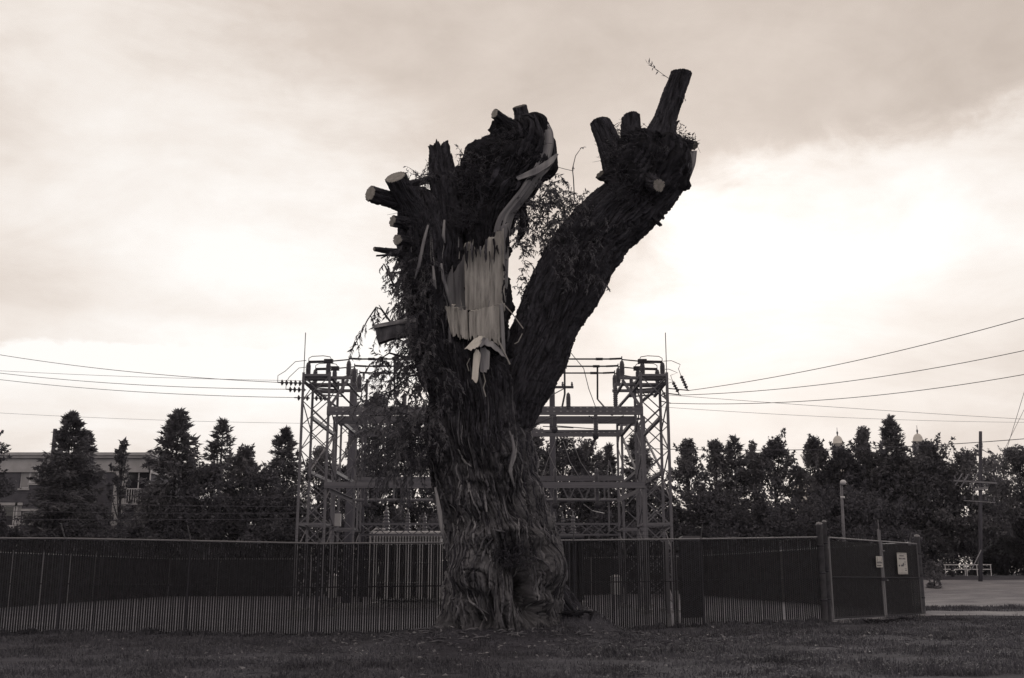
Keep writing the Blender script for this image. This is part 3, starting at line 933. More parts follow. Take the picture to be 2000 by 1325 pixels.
# broken plank of wood jutting left
sheet('broken_plank', [(732, 640, 738, 670), (745, 638, 747, 667), (762, 635, 764, 661), (785, 630, 785, 657), (815, 624, 815, 654)], 'ridge', tree, lambda u, v: 23.15 + 0.3 * u, 0.24, 30, 16, 14, 0.05, 3)
sheet('broken_plank', [(731, 634, 731, 641), (752, 630, 752, 637), (785, 624, 785, 632), (812, 620, 812, 629)], 'bare', tree, lambda u, v: 23.10 + 0.3 * u, 0.28, 20, 6, 15, 0.03, 4)
# hanging piece of bark beside the shell
limb('hanging_bark', [row(1022, 398, 24.2, 4), row(1023, 430, 24.1, 8), row(1018, 455, 24.1, 7), row(1010, 474, 24.1, 3)], M['bark_dark'], tree, 0.02, 0.02, 0.02, 0.02, 9, 0, 'round')


# ---- loose strips of bark that follow the surface
def strips(G, n, region, lift=(0.01, 0.05), length=(0.35, 1.3), width=(0.025, 0.065), mats=('strip', 'bark'), wander=0.25, seed=0, slant=0.0, parent=tree, join=False, rope=0.5):
    r = random.Random(seed); JB = MB(); jm = None
    ns, nt, _ = G.shape
    C = G.mean(1)
    step = np.linalg.norm(C[1] - C[0])
    made = 0; guard = 0
    while made < n and guard < n * 40:
        guard += 1
        i0 = r.randrange(4, ns - 8); j0 = r.randrange(nt)
        p = G[i0, j0]
        if not region(p, C[i0]):
            continue
        L = int(r.uniform(*length) / step)
        i1 = min(ns - 3, i0 + L)
        if i1 - i0 < 8:
            continue
        k = 11
        ii = np.linspace(i0, i1, k)
        w = r.uniform(*width); lf = r.uniform(*lift)
        ph, am = r.uniform(0, 6), r.uniform(0.3, 1) * wander
        c = []; nrm = []
        circ = np.linalg.norm(G[i0] - np.roll(G[i0], 1, 0), axis=1).mean()
        for q, i in enumerate(ii):
            i = int(i)
            off = (am * math.sin(ph + q * 0.55) * 0.35 + slant * q / k) / circ
            j = int(j0 + off) % nt
            P0 = G[i, (j - 2) % nt] + G[i, j] + G[i, (j + 2) % nt]
            P0 = P0 / 3
            o = P0 - C[i]; o /= np.linalg.norm(o)
            f = q / (k - 1)
            up = lf * (0.35 + 1.3 * abs(f - 0.5) ** 1.5 * 2)
            c.append(P0 + o * up); nrm.append(o)
        c = np.array(c); nrm = np.array(nrm)
        T = np.gradient(c, axis=0); T /= np.linalg.norm(T, axis=1)[:, None]
        Sd = np.cross(T, nrm); Sd /= np.linalg.norm(Sd, axis=1)[:, None]
        f = np.linspace(0, 1, k)
        ww = w * (np.sin(np.clip(f * 0.94 + 0.04, 0, 1) * math.pi) ** 0.5)[:, None]
        tk = (0.012 + rope * w)
        V = np.stack([c - Sd * ww, c + nrm * tk * 0.9, c + Sd * ww, c - nrm * tk], 1).reshape(-1, 3)
        a, b = np.meshgrid(np.arange(k - 1), np.arange(4), indexing='ij'); b2 = (b + 1) % 4
        Q = np.stack([a * 4 + b, a * 4 + b2, (a + 1) * 4 + b2, (a + 1) * 4 + b], -1).reshape(-1, 4)
        if join:
            JB.add(V, Q)
        else:
            obj('bark_strip', mesh_np('bark_strip', V, [Q], M[r.choice(mats)], False), parent)
        made += 1
    if join:
        o = JB.build('bark_flakes', M[mats[0]], parent); o['kind'] = 'stuff'


fr = lambda p, c: p[1] < c[1] + 0.35 * abs(p[0] - c[0])
z_of = lambda py: at(1000, py, 23.5).z
strips(TG, 90, lambda p, c: fr(p, c) and z_of(1222) < p[2] < z_of(905), seed=1, mats=('strip', 'ridge', 'ridge', 'strip', 'ridge', 'ridge'), wander=0.12, slant=0.06, length=(.25, .8), width=(.014, .04), rope=.6)
strips(TG, 100, lambda p, c: fr(p, c) and z_of(960) < p[2] < z_of(740), seed=2, mats=('ridge_dark', 'ridge', 'ridge_dark', 'ridge_dark'), length=(0.4, 1.5), wander=0.07, width=(.010, .028), rope=.7)
strips(TG, 150, lambda p, c: fr(p, c) and z_of(1228) < p[2] < z_of(640), seed=12, mats=('ridge_dark',), length=(0.6, 2.0), wander=0.12, width=(.010, .020), rope=.7, join=True, lift=(.0, .02))
strips(TG, 40, lambda p, c: fr(p, c) and z_of(1228) < p[2] < z_of(860), seed=13, mats=('strip',), length=(0.3, 0.9), wander=0.2, width=(.008, .016), rope=.5, join=True, lift=(.02, .05))
strips(LG, 70, lambda p, c: fr(p, c), seed=3, mats=('ridge_dark',), length=(0.4, 1.5), wander=0.12, width=(.015, .04), join=True)
strips(LG, 12, lambda p, c: fr(p, c), seed=33, mats=('strip',), length=(0.4, 1.2), wander=0.12, width=(.012, .025), join=True)
strips(BG, 26, lambda p, c: fr(p, c), seed=4, mats=('ridge_dark',), length=(0.4, 1.1), wander=0.15, join=True)
strips(SG, 34, lambda p, c: fr(p, c) and p[2] > z_of(420), seed=5, mats=('ridge_dark',), length=(0.3, 0.8), wander=0.3, lift=(.03, .10), join=True)
strips(KG, 34, lambda p, c: fr(p, c), seed=6, mats=('ridge_dark',), length=(0.3, 0.7), wander=0.3, join=True)
strips(RG, 120, lambda p, c: fr(p, c), seed=9, mats=('ridge_dark',), length=(0.4, 1.4), wander=0.08, width=(.012, .03), lift=(.0, .02), rope=.6, join=True)
# the large ropes of bark that can be read in the photograph, laid on the trunk's own surface
_w = TG.reshape(-1, 3); _r = _w - np.array([0, 0, EYE])
_fw = _r[:, 1] * CT + _r[:, 2] * ST
_px = 1000 + F * _r[:, 0] / _fw; _py = 662.5 - F * (-_r[:, 1] * ST + _r[:, 2] * CT) / _fw


def surf(px, py):
    q = (_px - px) ** 2 + (_py - py) ** 2
    c = np.argsort(q)[:14]
    c = c[q[c] < max(q[c[0]] * 2 + 2, 9)]
    return float(_w[c, 1].min())


def rope(pts, w, mat):
    c, _ = resample(np.array([(780 + x / 2.51, 742 + y / 2.51, 0.0) for x, y in pts]), 4.0)
    Yd = np.array([surf(a, b) for a, b, _0 in c])
    k = len(Yd)
    if k > 4:
        Yd = np.convolve(np.pad(Yd, 2, mode='edge'), np.ones(5) / 5, 'valid')
    P = [at(a, b, y - .035) for (a, b, _0), y in zip(c, Yd)]
    f = np.linspace(0, 1, k)
    w *= .72
    P = [p + Vector((random.gauss(0, .008), random.gauss(0, .012), 0)) for p in P]
    rad = mpx(w) * np.array([random.uniform(.65, 1.25) for _ in range(k)]) * (0.25 + 0.75 * np.sin(np.clip(f * .96 + .02, 0, 1) * math.pi) ** .6) * (1 + .18 * np.sin(f * 11 + pts[0][0]))
    MB().tube(P, list(rad), 5).build('bark_strip', M[mat], tree)


for pts in [[(300, 100), (285, 190), (275, 280)], [(345, 60), (340, 150), (330, 230), (345, 300)], [(390, 170), (380, 240), (400, 300), (385, 360)], [(420, 120), (425, 200), (410, 290), (430, 350)],
            [(470, 190), (475, 260), (490, 330)], [(505, 180), (500, 260), (520, 300)], [(360, 220), (375, 280), (360, 340)], [(450, 230), (440, 300), (455, 350)], [(430, 340), (470, 355), (490, 330)],
            [(595, 310), (600, 380), (620, 440)], [(520, 400), (500, 450), (480, 500)], [(640, 420), (655, 520), (680, 620)], [(610, 430), (615, 520), (640, 600)], [(540, 470), (530, 540), (545, 600)],
            [(330, 560), (315, 640), (300, 690)], [(300, 540), (290, 620), (285, 680)], [(420, 480), (440, 530), (430, 560)], [(455, 470), (465, 520), (470, 550)], [(310, 770), (325, 830), (300, 900), (280, 940)],
            [(240, 760), (250, 850), (245, 950), (255, 1000)], [(255, 720), (235, 800), (240, 900)], [(290, 700), (270, 770), (290, 850)], [(130, 380), (160, 470), (175, 540)], [(170, 420), (215, 500), (240, 600)],
            [(180, 470), (230, 600), (265, 700)], [(210, 440), (250, 520), (275, 600)], [(260, 1080), (290, 1130), (270, 1200)], [(300, 1040), (310, 1110), (330, 1190)], [(240, 1120), (255, 1080), (290, 1060)],
            [(505, 960), (510, 1060), (500, 1150), (510, 1210)], [(540, 970), (545, 1080), (535, 1190)], [(570, 1090), (580, 1140), (570, 1190)], [(620, 700), (630, 780)], [(700, 680), (720, 760), (740, 800)],
            [(660, 900), (670, 980), (660, 1050)], [(690, 940), (700, 1010), (690, 1060)], [(760, 860), (770, 940), (750, 1000)], [(640, 860), (720, 900), (760, 980)], [(340, 830), (350, 760), (400, 705)],
            [(450, 1010), (430, 1080), (445, 1160)], [(410, 1030), (440, 1090), (470, 1180)], [(560, 320), (540, 390), (520, 430)], [(680, 560), (690, 640), (720, 700)], [(385, 860), (405, 800), (440, 755)], [(400, 900), (420, 830), (455, 780)], [(455, 735), (520, 745)], [(365, 840), (385, 770), (420, 725)]]:
    rope(pts, random.uniform(2.0, 3.4), 'ridge' if pts[0][1] > 440 else 'ridge_dark')
for pts in [[(290, 340), (320, 400), (355, 425)], [(575, 300), (570, 370), (550, 430), (560, 510)], [(345, 540), (365, 600), (395, 660), (400, 700)], [(375, 545), (400, 600)], [(150, 370), (180, 480), (185, 580), (210, 700), (235, 780)],
            [(330, 1030), (345, 1080), (400, 1130), (430, 1180)], [(370, 1060), (390, 1110), (440, 1150)], [(585, 680), (585, 730), (590, 780)]]:
    rope(pts, random.uniform(1.8, 2.8), 'strip')
for pts in [[(852, 960), (860, 1000), (866, 1050)], [(850, 952), (856, 990), (862, 1030), (868, 1060)], [(862, 515), (866, 545), (874, 570), (880, 600)], [(846, 520), (848, 545), (852, 565)], [(868, 430), (866, 460), (869, 475)],
            [(1000, 850), (1004, 880), (996, 920), (1004, 950)], [(836, 440), (828, 470), (818, 520), (810, 545)]]:
    MB().tube([at(x, y, 23.25) for x, y in pts], [mpx(2.0)] + [mpx(3.2)] * (len(pts) - 2) + [mpx(1.2)], 6).build('bark_strip', M['strip'], tree, True)


# ---- willow leaves
def leaves_mesh(name, P, D, L, Wd, mat, parent=None, fold=0.25):
    """P base, D unit direction, L length, Wd width: folded lance leaves"""
    n = len(P)
    ref = RNG.normal(size=(n, 3))
    Sd = np.cross(D, ref); Sd /= np.linalg.norm(Sd, axis=1)[:, None] + 1e-9
    Up = np.cross(Sd, D)
    L = L[:, None]; Wd = Wd[:, None]
    V = np.stack([P, P + D * L * .42 + Sd * Wd * .5 + Up * Wd * fold, P + D * L - Up * L * 0.06, P + D * L * .42 - Sd * Wd * .5 + Up * Wd * fold], 1).reshape(-1, 3)
    b = np.arange(n) * 4
    T = np.concatenate([np.stack([b, b + 1, b + 2], -1), np.stack([b, b + 2, b + 3], -1)])
    o = obj(name, mesh_np(name, V, [T], mat, False), parent)
    o['kind'] = 'stuff'
    return o


def sprays(shoots, parent, leaf='leaf', dens=26, ll=(0.07, 0.15), hang=0.6, name='foliage'):
    """shoots: list of (start Vector, dir Vector, length, droop)"""
    mb = MB(); P = []; D = []
    for (p, d, L, dr) in shoots:
        k = 9
        pts = []; q = Vector(p); v = Vector(d).normalized()
        wob = Vector((random.uniform(-1, 1), random.uniform(-1, 1), random.uniform(-.5, .5))) * 0.25
        for i in range(k):
            pts.append(q.copy())
            q = q + v * (L / (k - 1))
            v = (v + Vector((0, 0, -dr / (k - 1) * 2)) + wob * (random.uniform(-1, 1) * .5)).normalized()
        mb.tube(pts, list(np.linspace(0.009, 0.003, k)), 4, False)
        A = np.array([tuple(a) for a in pts])
        m = max(3, int(dens * 1.25 * L))
        t = RNG.uniform(0.12, 1.0, m) * (k - 1.001); i = t.astype(int); f = (t - i)[:, None]
        base = A[i] * (1 - f) + A[i + 1] * f
        tan = A[i + 1] - A[i]; tan /= np.linalg.norm(tan, axis=1)[:, None]
        dd = tan * 0.6 + RNG.normal(size=(m, 3)) * 0.55 + np.array([0, 0, -hang])
        dd /= np.linalg.norm(dd, axis=1)[:, None]
        P.append(base); D.append(dd)
    P = np.concatenate(P); D = np.concatenate(D); n = len(P)
    L = RNG.uniform(ll[0], ll[1], n)
    o = leaves_mesh(name, P, D, L, L * RNG.uniform(0.22, 0.36, n), M[leaf], parent)
    mb.build('shoots', M['twig'], o)
    return o


def region_shoots(n, box, Y, L, droop, dirx=(-1, 1), up=(0, .6), front=True, shape=None):
    out = []
    guard = 0
    while len(out) < n and guard < 9999:
        guard += 1
        px, py = random.uniform(box[0], box[2]), random.uniform(box[1], box[3])
        if shape and not shape(px, py):
            continue
        out.append((at(px, py, random.uniform(*Y)), Vector((random.uniform(*dirx), random.uniform(-.7, .4), random.uniform(*up))), random.uniform(*L), random.uniform(*droop)))
    return out


# the weeping curtain on the left flank
inl = lambda px, py: px > 700 + max(0, (760 - py)) * 0.9
sprays(region_shoots(50, (735, 700, 850, 800), (23.3, 24.6), (0.5, 1.3), (0.8, 2.0), (-1, .3), (-.1, .6)), tree, dens=34)
sprays(region_shoots(54, (730, 790, 860, 900), (23.2, 24.5), (0.5, 1.3), (0.8, 2.0), (-1, .3), (-.1, .5)), tree, dens=34)
sprays(region_shoots(46, (715, 850, 850, 930), (23.2, 24.4), (0.5, 1.2), (1.0, 2.2), (-.9, .4), (-.3, .4)), tree, dens=32)
sprays(region_shoots(30, (790, 690, 862, 880), (23.2, 23.6), (0.4, 1.0), (1.0, 2.2), (-.8, .4), (-.3, .4)), tree, dens=34)
sprays(region_shoots(71, (788, 510, 850, 640), (23.2, 23.9), (0.3, 0.8), (0.8, 2.0), (-1, .3), (-.2, .5)), tree, dens=34)
sprays(region_shoots(46, (800, 640, 860, 720), (23.2, 23.7), (0.3, 0.9), (0.8, 2.0), (-1, .2), (-.2, .5)), tree, dens=32)
sprays(region_shoots(60, (778, 480, 812, 690), (23.4, 24.2), (0.25, 0.6), (0.6, 1.8), (-1, -.1), (-.3, .6)), tree, dens=28)
sprays(region_shoots(14, (850, 690, 880, 900), (23.1, 23.4), (0.2, 0.6), (1.0, 2.0), (-.6, .5), (-.4, .3)), tree, dens=26)
sprays(region_shoots(60, (1010, 380, 1110, 480), (23.9, 24.7), (0.3, 0.7), (0.5, 1.8), (-.8, .8), (-.3, .8)), tree, dens=24)
# outlying drooping twigs on the left
tw = [[(800, 640), (770, 640), (745, 605), (735, 600), (718, 625), (700, 660), (688, 684)], [(770, 640), (748, 608), (740, 596)], [(830, 690), (790, 668), (755, 655), (742, 650)],
      [(800, 650), (780, 620), (776, 560)], [(770, 560), (752, 520), (748, 515)], [(860, 725), (800, 735), (770, 760), (735, 780)], [(800, 700), (760, 690), (745, 700), (735, 740)]]
for t in tw:
    MB().tube([at(x, y, 23.5) for x, y in t], list(np.linspace(mpx(2.4), mpx(.7), len(t))), 5).build('twig', M['twig'], tree, True)
hang = []
for (x, y) in [(740, 602), (733, 603), (722, 618), (712, 635), (705, 650), (697, 668), (760, 520), (752, 516), (778, 565), (742, 650), (750, 655), (735, 720), (745, 700), (780, 690), (760, 600), (775, 605)]:
    for q in range(2):
        hang.append((at(x + random.uniform(-4, 4), y, 23.5), Vector((random.uniform(-.5, .3), random.uniform(-.4, .4), -0.3)), random.uniform(.2, .5), 1.2))
sprays(hang, tree, dens=26)
# foliage between the hood and the right limb
inr = lambda px, py: (py > 340 + abs(px - 1060) * 0.35) and (py < 470 + (1060 - px) * 0.7)
sprays(region_shoots(99, (1008, 350, 1120, 500), (23.8, 24.6), (0.3, 0.75), (0.3, 1.8), (-.8, .8), (-.3, .8), shape=inr), tree, dens=26)
sprays(region_shoots(62, (1070, 395, 1190, 470), (23.4, 24.1), (0.25, 0.7), (0.5, 1.8), (-.8, .8), (-.2, .8)), tree, dens=26)
sprays(region_shoots(40, (1070, 470, 1170, 560), (23.3, 23.6), (0.2, 0.6), (0.8, 2.0), (-.6, .8), (-.3, .3)), tree, dens=26)
sprays(region_shoots(24, (1000, 470, 1030, 590), (23.8, 24.5), (0.2, 0.5), (0.8, 2.0), (-.1, .9), (-.2, .4)), tree, dens=22)
sprays(region_shoots(15, (1130, 520, 1180, 560), (23.5, 24.3), (0.2, 0.45), (1.4, 2.4), (.2, 1), (-.3, .2)), tree, dens=20)
# sprigs along the tops
sprays(region_shoots(52, (890, 300, 960, 370), (23.8, 24.6), (0.2, 0.45), (-.2, .8), (-.6, .5), (.2, 1)), tree, dens=34, ll=(.05, .1), hang=0.1)
sprays(region_shoots(34, (800, 345, 850, 390), (23.7, 24.3), (0.2, 0.5), (-.1, .8), (-.6, .6), (.1, 1)), tree, dens=26, ll=(.06, .11), hang=0.2)
sprays(region_shoots(40, (1185, 290, 1300, 350), (23.3, 23.9), (0.2, 0.45), (0, .8), (-.7, .7), (.0, .9)), tree, dens=26, ll=(.05, .10), hang=0.2)
sprays([(at(1308, 155, 23.9), Vector((-1, -.1, .75)), 0.68, 0.0)], tree, dens=15, ll=(.09, .16), hang=-0.1)
sprays([(at(1325, 190, 23.8), Vector((1, -.2, .1)), 0.22, 0.8), (at(1322, 188, 23.8), Vector((.8, -.2, .3)), 0.2, 1.5), (at(1318, 250, 23.9), Vector((.3, 0, 1)), 0.3, 0)], tree, dens=30, ll=(.05, .08))
MB().tube([at(x, y, 23.9) for x, y in [(1122, 390), (1120, 350), (1118, 330), (1124, 305), (1136, 288)]], [mpx(1.3), mpx(1.1), mpx(1), mpx(.8), mpx(.5)], 5).build('twig', M['twig'], tree)
MB().tube([at(x, y, 23.9) for x, y in [(1119, 334), (1105, 331), (1090, 327)]], mpx(.6), 4).build('twig', M['twig'], tree)
MB().tube([at(x, y, 24.1) for x, y in [(1095, 683), (1112, 686), (1140, 720), (1150, 760), (1165, 800)]], mpx(.7), 4).build('twig', M['twig'], tree)
sprays([(at(1133, 290, 23.9), Vector((1, 0, .3)), 0.12, 0), (at(1118, 334, 23.9), Vector((.3, 0, 1)), 0.12, 0)], tree, dens=60, ll=(.04, .06))


# ---- nests of dead twigs and leaves caught in the crotches
def tuft(box, Y, n, L=(0.1, 0.4), r=0.006, leaf=300, shape=None, name='dead_twigs', flat=0.3):
    mb = MB(); P = []; D = []
    def pick():
        while True:
            px, py = random.uniform(box[0], box[2]), random.uniform(box[1], box[3])
            if shape is None or shape(px, py):
                return at(px, py, random.uniform(*Y))
    for _ in range(n):
        p = pick()
        d = Vector((random.gauss(0, 1), random.gauss(0, .6) - .2, random.gauss(0, flat * 2))).normalized()
        l = random.uniform(*L)
        b = Vector((random.gauss(0, .2), random.gauss(0, .2), random.gauss(0, .2))) * l
        mb.tube([p, p + d * l * .5 + b, p + d * l], [r, r * .8, r * .4], 3, False)
    o = mb.build(name, M['twig'], tree); o['kind'] = 'stuff'
    if leaf:
        P = np.array([tuple(pick()) for _ in range(leaf)])
        D = RNG.normal(size=(leaf, 3)); D /= np.linalg.norm(D, axis=1)[:, None]
        l = RNG.uniform(.05, .12, leaf)
        leaves_mesh('dead_leaves', P, D, l, l * RNG.uniform(.25, .45, leaf), M['deadleaf'], o)


ell = lambda cx, cy, rx, ry: (lambda px, py: ((px - cx) / rx) ** 2 + ((py - cy) / ry) ** 2 < 1)
tuft((1180, 250, 1310, 345), (23.25, 24.0), 260, (0.1, 0.5), 0.007, 700, ell(1243, 298, 62, 48))
tuft((1185, 330, 1300, 400), (23.2, 23.6), 140, (0.1, 0.4), 0.007, 350, ell(1230, 365, 45, 35))
tuft((885, 330, 1010, 430), (23.7, 24.3), 200, (0.1, 0.45), 0.007, 700, ell(945, 350, 62, 45))
tuft((940, 240, 1060, 330), (23.6, 24.0), 120, (0.1, 0.4), 0.008, 300, ell(1005, 290, 48, 38))
tuft((895, 235, 1000, 350), (23.9, 24.6), 200, (0.1, 0.35), 0.010, 500, lambda px, py: abs((py - 345) + (px - 900) * 1.05) < 26)
tuft((1180, 245, 1345, 300), (23.8, 24.3), 160, (0.1, 0.3), 0.009, 300)
tuft((880, 395, 935, 450), (23.6, 23.9), 160, (0.1, 0.4), 0.006, 300, ell(908, 422, 26, 26))
tuft((955, 1055, 1055, 1115), (23.2, 23.8), 260, (0.06, 0.25), 0.006, 260, ell(1005, 1085, 46, 26), flat=.6)
tuft((760, 820, 860, 920), (23.2, 23.8), 220, (0.15, 0.6), 0.008, 500, ell(815, 865, 48, 44))
tuft((790, 640, 860, 780), (23.2, 23.6), 160, (0.15, 0.6), 0.008, 350, ell(825, 700, 30, 62))
tuft((785, 400, 850, 640), (23.3, 23.7), 160, (0.1, 0.5), 0.007, 300)
tuft((1085, 430, 1180, 560), (23.3, 23.6), 120, (0.1, 0.5), 0.006, 200)
tuft((1315, 255, 1362, 300), (23.7, 24.1), 50, (0.08, 0.25), 0.008, 160, ell(1338, 280, 24, 20))


# ------------------------------------------------------------------ shared bars
def unit(mb, name, mat):
    return mb.mesh(name, mat)


def angle_mesh(mat):
    """unit length along z, unit L section"""
    t = 0.16
    prof = [(-.5, -.5), (.5, -.5), (.5, -.5 + t), (-.5 + t, -.5 + t), (-.5 + t, .5), (-.5, .5)]
    n = len(prof)
    V = [(x, y, 0) for x, y in prof] + [(x, y, 1) for x, y in prof]
    Q = [(i, (i + 1) % n, n + (i + 1) % n, n + i) for i in range(n)]
    Q += [(0, 3, 2, 1), (0, 5, 4, 3), (6, 7, 8, 9), (6, 9, 10, 11)]
    return mesh_np('angle_bar', V, [Q], M[mat], False)


def channel_mesh(mat):
    t = 0.14
    prof = [(-.5, -.5), (.5, -.5), (.5, -.5 + t), (-.5 + t, -.5 + t), (-.5 + t, .5 - t), (.5, .5 - t), (.5, .5), (-.5, .5)]
    n = len(prof)
    V = [(x, y, 0) for x, y in prof] + [(x, y, 1) for x, y in prof]
    Q = [(i, (i + 1) % n, n + (i + 1) % n, n + i) for i in range(n)]
    Q += [(0, 3, 2, 1), (0, 7, 4, 3), (4, 7, 6, 5), (8, 9, 10, 11), (8, 11, 12, 15), (12, 13, 14, 15)]
    return mesh_np('channel', V, [Q], M[mat], False)


def rod_mesh(mat, n=10):
    mb = MB(); mb.lathe([(0, 0), (.5, 0), (.5, 1), (0, 1)], n=n)
    return mb.mesh('rod', M[mat], True)


UM = {}


def um(kind, mat):
    if (kind, mat) not in UM:
        UM[kind, mat] = {'angle': angle_mesh, 'channel': channel_mesh, 'rod': rod_mesh}[kind](mat)
    return UM[kind, mat]


def bar(name, p0, p1, w, h=None, mat='steel', kind='angle', parent=None, ref=(0, 1, 0)):
    p0, p1 = Vector(p0), Vector(p1)
    d = p1 - p0; L = d.length; z = d / L
    ref = Vector(ref)
    if abs(z.dot(ref)) > 0.95:
        ref = Vector((1, 0, 0))
    x = ref.cross(z).normalized(); y = z.cross(x)
    h = h or w
    W = Matrix(((x.x * w, y.x * h, z.x * L, p0.x), (x.y * w, y.y * h, z.y * L, p0.y), (x.z * w, y.z * h, z.z * L, p0.z), (0, 0, 0, 1)))
    return obj(name, um(kind, mat), parent, W)


# ------------------------------------------------------------------ fences
FH = 2.30


def polyline(p, q, n):
    return [Vector(p).lerp(Vector(q), i / (n - 1)) for i in range(n)]


def chain_link(p, q, z0, z1, parent, a=0.0285, wr=0.0022):
    """woven zigzag wires between two posts"""
    p, q = np.array(p[:2], float), np.array(q[:2], float)
    d = q - p; L = np.linalg.norm(d); d /= L; nrm = np.array([-d[1], d[0]])
    n = int(L / (2 * a)); m = int((z1 - z0) / (a)) + 1
    kk = np.arange(m)
    i = np.arange(n)[:, None]
    sgn = np.where((kk[None] + i) % 2 == 0, 1.0, -1.0)
    t = (i + 0.5) * (L / n) + sgn * a
    z = z0 + kk[None] * a + 0 * t
    P = np.stack([p[0] + d[0] * t, p[1] + d[1] * t, z], -1)                      # n,m,3
    o3 = np.array([[d[0] * wr, d[1] * wr, 0], [-d[0] * wr * .5 + nrm[0] * wr, -d[1] * wr * .5 + nrm[1] * wr, 0], [-d[0] * wr * .5 - nrm[0] * wr, -d[1] * wr * .5 - nrm[1] * wr, 0]])
    V = (P[:, :, None] + o3[None, None]).reshape(-1, 3)
    b = (np.arange(n)[:, None] * m + np.arange(m - 1)[None]).reshape(-1) * 3
    Q = np.concatenate([np.stack([b + c, b + (c + 1) % 3, b + 3 + (c + 1) % 3, b + 3 + c], -1) for c in range(3)])
    o = obj('chain_link', mesh_np('chain_link', V, [Q], M['fwire'], False), parent); o['kind'] = 'stuff'


def slats(p, q, z0, z1, parent, pitch=0.059, w=0.041, th=0.007, off=0.0, skip=None, mat='slat'):
    p, q = np.array(p[:2], float), np.array(q[:2], float)
    d = q - p; L = np.linalg.norm(d); d /= L; nrm = np.array([-d[1], d[0]])
    n = int(L / pitch)
    t = (np.arange(n) + 0.5) * (L / n) + RNG.normal(0, 0.0028, n)
    keep = RNG.uniform(0, 1, n) > 0.002
    if skip:
        keep &= np.array([not skip(p[0] + d[0] * k, p[1] + d[1] * k) for k in t])
    t = t[keep]; n = len(t)
    top = z1 - RNG.uniform(0, 0.03, n); tl = RNG.normal(0, 0.004, n)
    V = np.zeros((n, 8, 3))
    for k, (sx, sy, top_) in enumerate([(-1, -1, 0), (1, -1, 0), (1, 1, 0), (-1, 1, 0), (-1, -1, 1), (1, -1, 1), (1, 1, 1), (-1, 1, 1)]):
        tt = t + sx * w / 2 + (tl if top_ else 0)
        V[:, k, 0] = p[0] + d[0] * tt + nrm[0] * (off + sy * th / 2)
        V[:, k, 1] = p[1] + d[1] * tt + nrm[1] * (off + sy * th / 2)
        V[:, k, 2] = top if top_ else z0
    b = np.arange(n) * 8
    Q = np.concatenate([np.stack([b + c for c in f], -1) for f in ((0, 1, 5, 4), (1, 2, 6, 5), (2, 3, 7, 6), (3, 0, 4, 7), (4, 5, 6, 7))])
    o = obj('privacy_slats', mesh_np('privacy_slats', V.reshape(-1, 3), [Q], M[mat], False), parent); o['kind'] = 'stuff'


def strand(p, q, parent, sag=0.02, r=0.004, name='barbed_wire', barbs=True):
    p, q = Vector(p), Vector(q)
    mb = MB(); n = 7
    pts = [p.lerp(q, i / (n - 1)) - Vector((0, 0, sag * 4 * (i / (n - 1)) * (1 - i / (n - 1)))) for i in range(n)]
    mb.tube(pts, r, 3, False)
    if barbs:
        L = (q - p).length; k = int(L / 0.25)
        for i in range(k):
            f = (i + .5) / k; c = p.lerp(q, f) - Vector((0, 0, sag * 4 * f * (1 - f)))
            mb.tube([c + Vector((-.012, 0, -.025)), c + Vector((.012, 0, .025))], r * .8, 3, False)
    return mb.build(name, M['wire'], parent)


front = thing('chain_link_fence', 'long dark slatted chain-link fence running behind the willow to the gate', 'fence', (-4.98, 28.04, ghs(-4.98, 28.04)))
# post places along the front line, read from the photograph
fx = []
for px in (-390, -140, 112, 362, 617, 867, 1122, 1375):
    # solve x on the fence line seen at column px
    r_ = (px - 1000) / F
    x = -4.85
    for _ in range(30):
        x = r_ * fence_y(x) * 0.967
    fx.append(x)
fx.append(CX)
fpts = [Vector((x, fence_y(x), ghs(x, fence_y(x) - 0.3))) for x in fx]
gap = [(at(1299, 1150, fence_y(5.8)).x, at(1313, 1150, fence_y(5.8)).x), (at(1321, 1150, fence_y(5.9)).x, at(1326, 1150, fence_y(5.9)).x)]
skipf = lambda x, y: any(a < x < b for a, b in gap)
fpts[6].z = fpts[5].z * .4 + fpts[7].z * .6
for k, p in enumerate(fpts):
    if k < len(fpts) - 1:
        q = fpts[k + 1]
        zb, zt = min(p.z, q.z), max(p.z, q.z)
        bar('top_rail', p + Vector((0, 0, FH)), q + Vector((0, 0, FH)), 0.045, kind='rod', mat='post', parent=front)
        bar('middle_rail', p + Vector((0, .03, FH * .52)), q + Vector((0, .03, FH * .52)), 0.035, kind='rod', mat='steel_dark', parent=front)
        chain_link((p.x, p.y - .012), (q.x, q.y - .012), zb + 0.03, zt + FH + 0.03, front)
        slats(p, q, zb - 0.03, (zb + zt) / 2 + FH - 0.02, front, off=0.012, skip=skipf)
        for s_ in range(3):
            o_ = Vector((0, -0.10 - 0.11 * s_, FH + 0.12 + 0.11 * s_))
            strand(p + o_, q + o_, front, 0.015)
    bar('post', p - Vector((0, 0, .1)), p + Vector((0, .04, FH + 0.03)), 0.06, kind='rod', mat='steel_dark', parent=front)
    bar('barbed_wire_arm', p + Vector((0, 0, FH)), p + Vector((0, -0.34, FH + 0.36)), 0.03, kind='rod', mat='post', parent=front)

# the gate: two leaves, galvanised posts
GA = Vector((8.82, 30.5, ghs(8.82, 30.5))); GB = Vector((13.32, 35.6, 0.17))
GD = (GB - GA); GD.z = 0; GL = GD.length; GD.normalize()
gate_l = thing('gate_leaf', 'wide slatted gate leaf between the corner post and the middle gate posts', 'gate', GA + GD * 0.2, 'leaves of the slatted double gate')
gate_r = thing('gate_leaf', 'slatted gate leaf carrying the large pale notice', 'gate', GA + GD * (GL * .57), 'leaves of the slatted double gate')


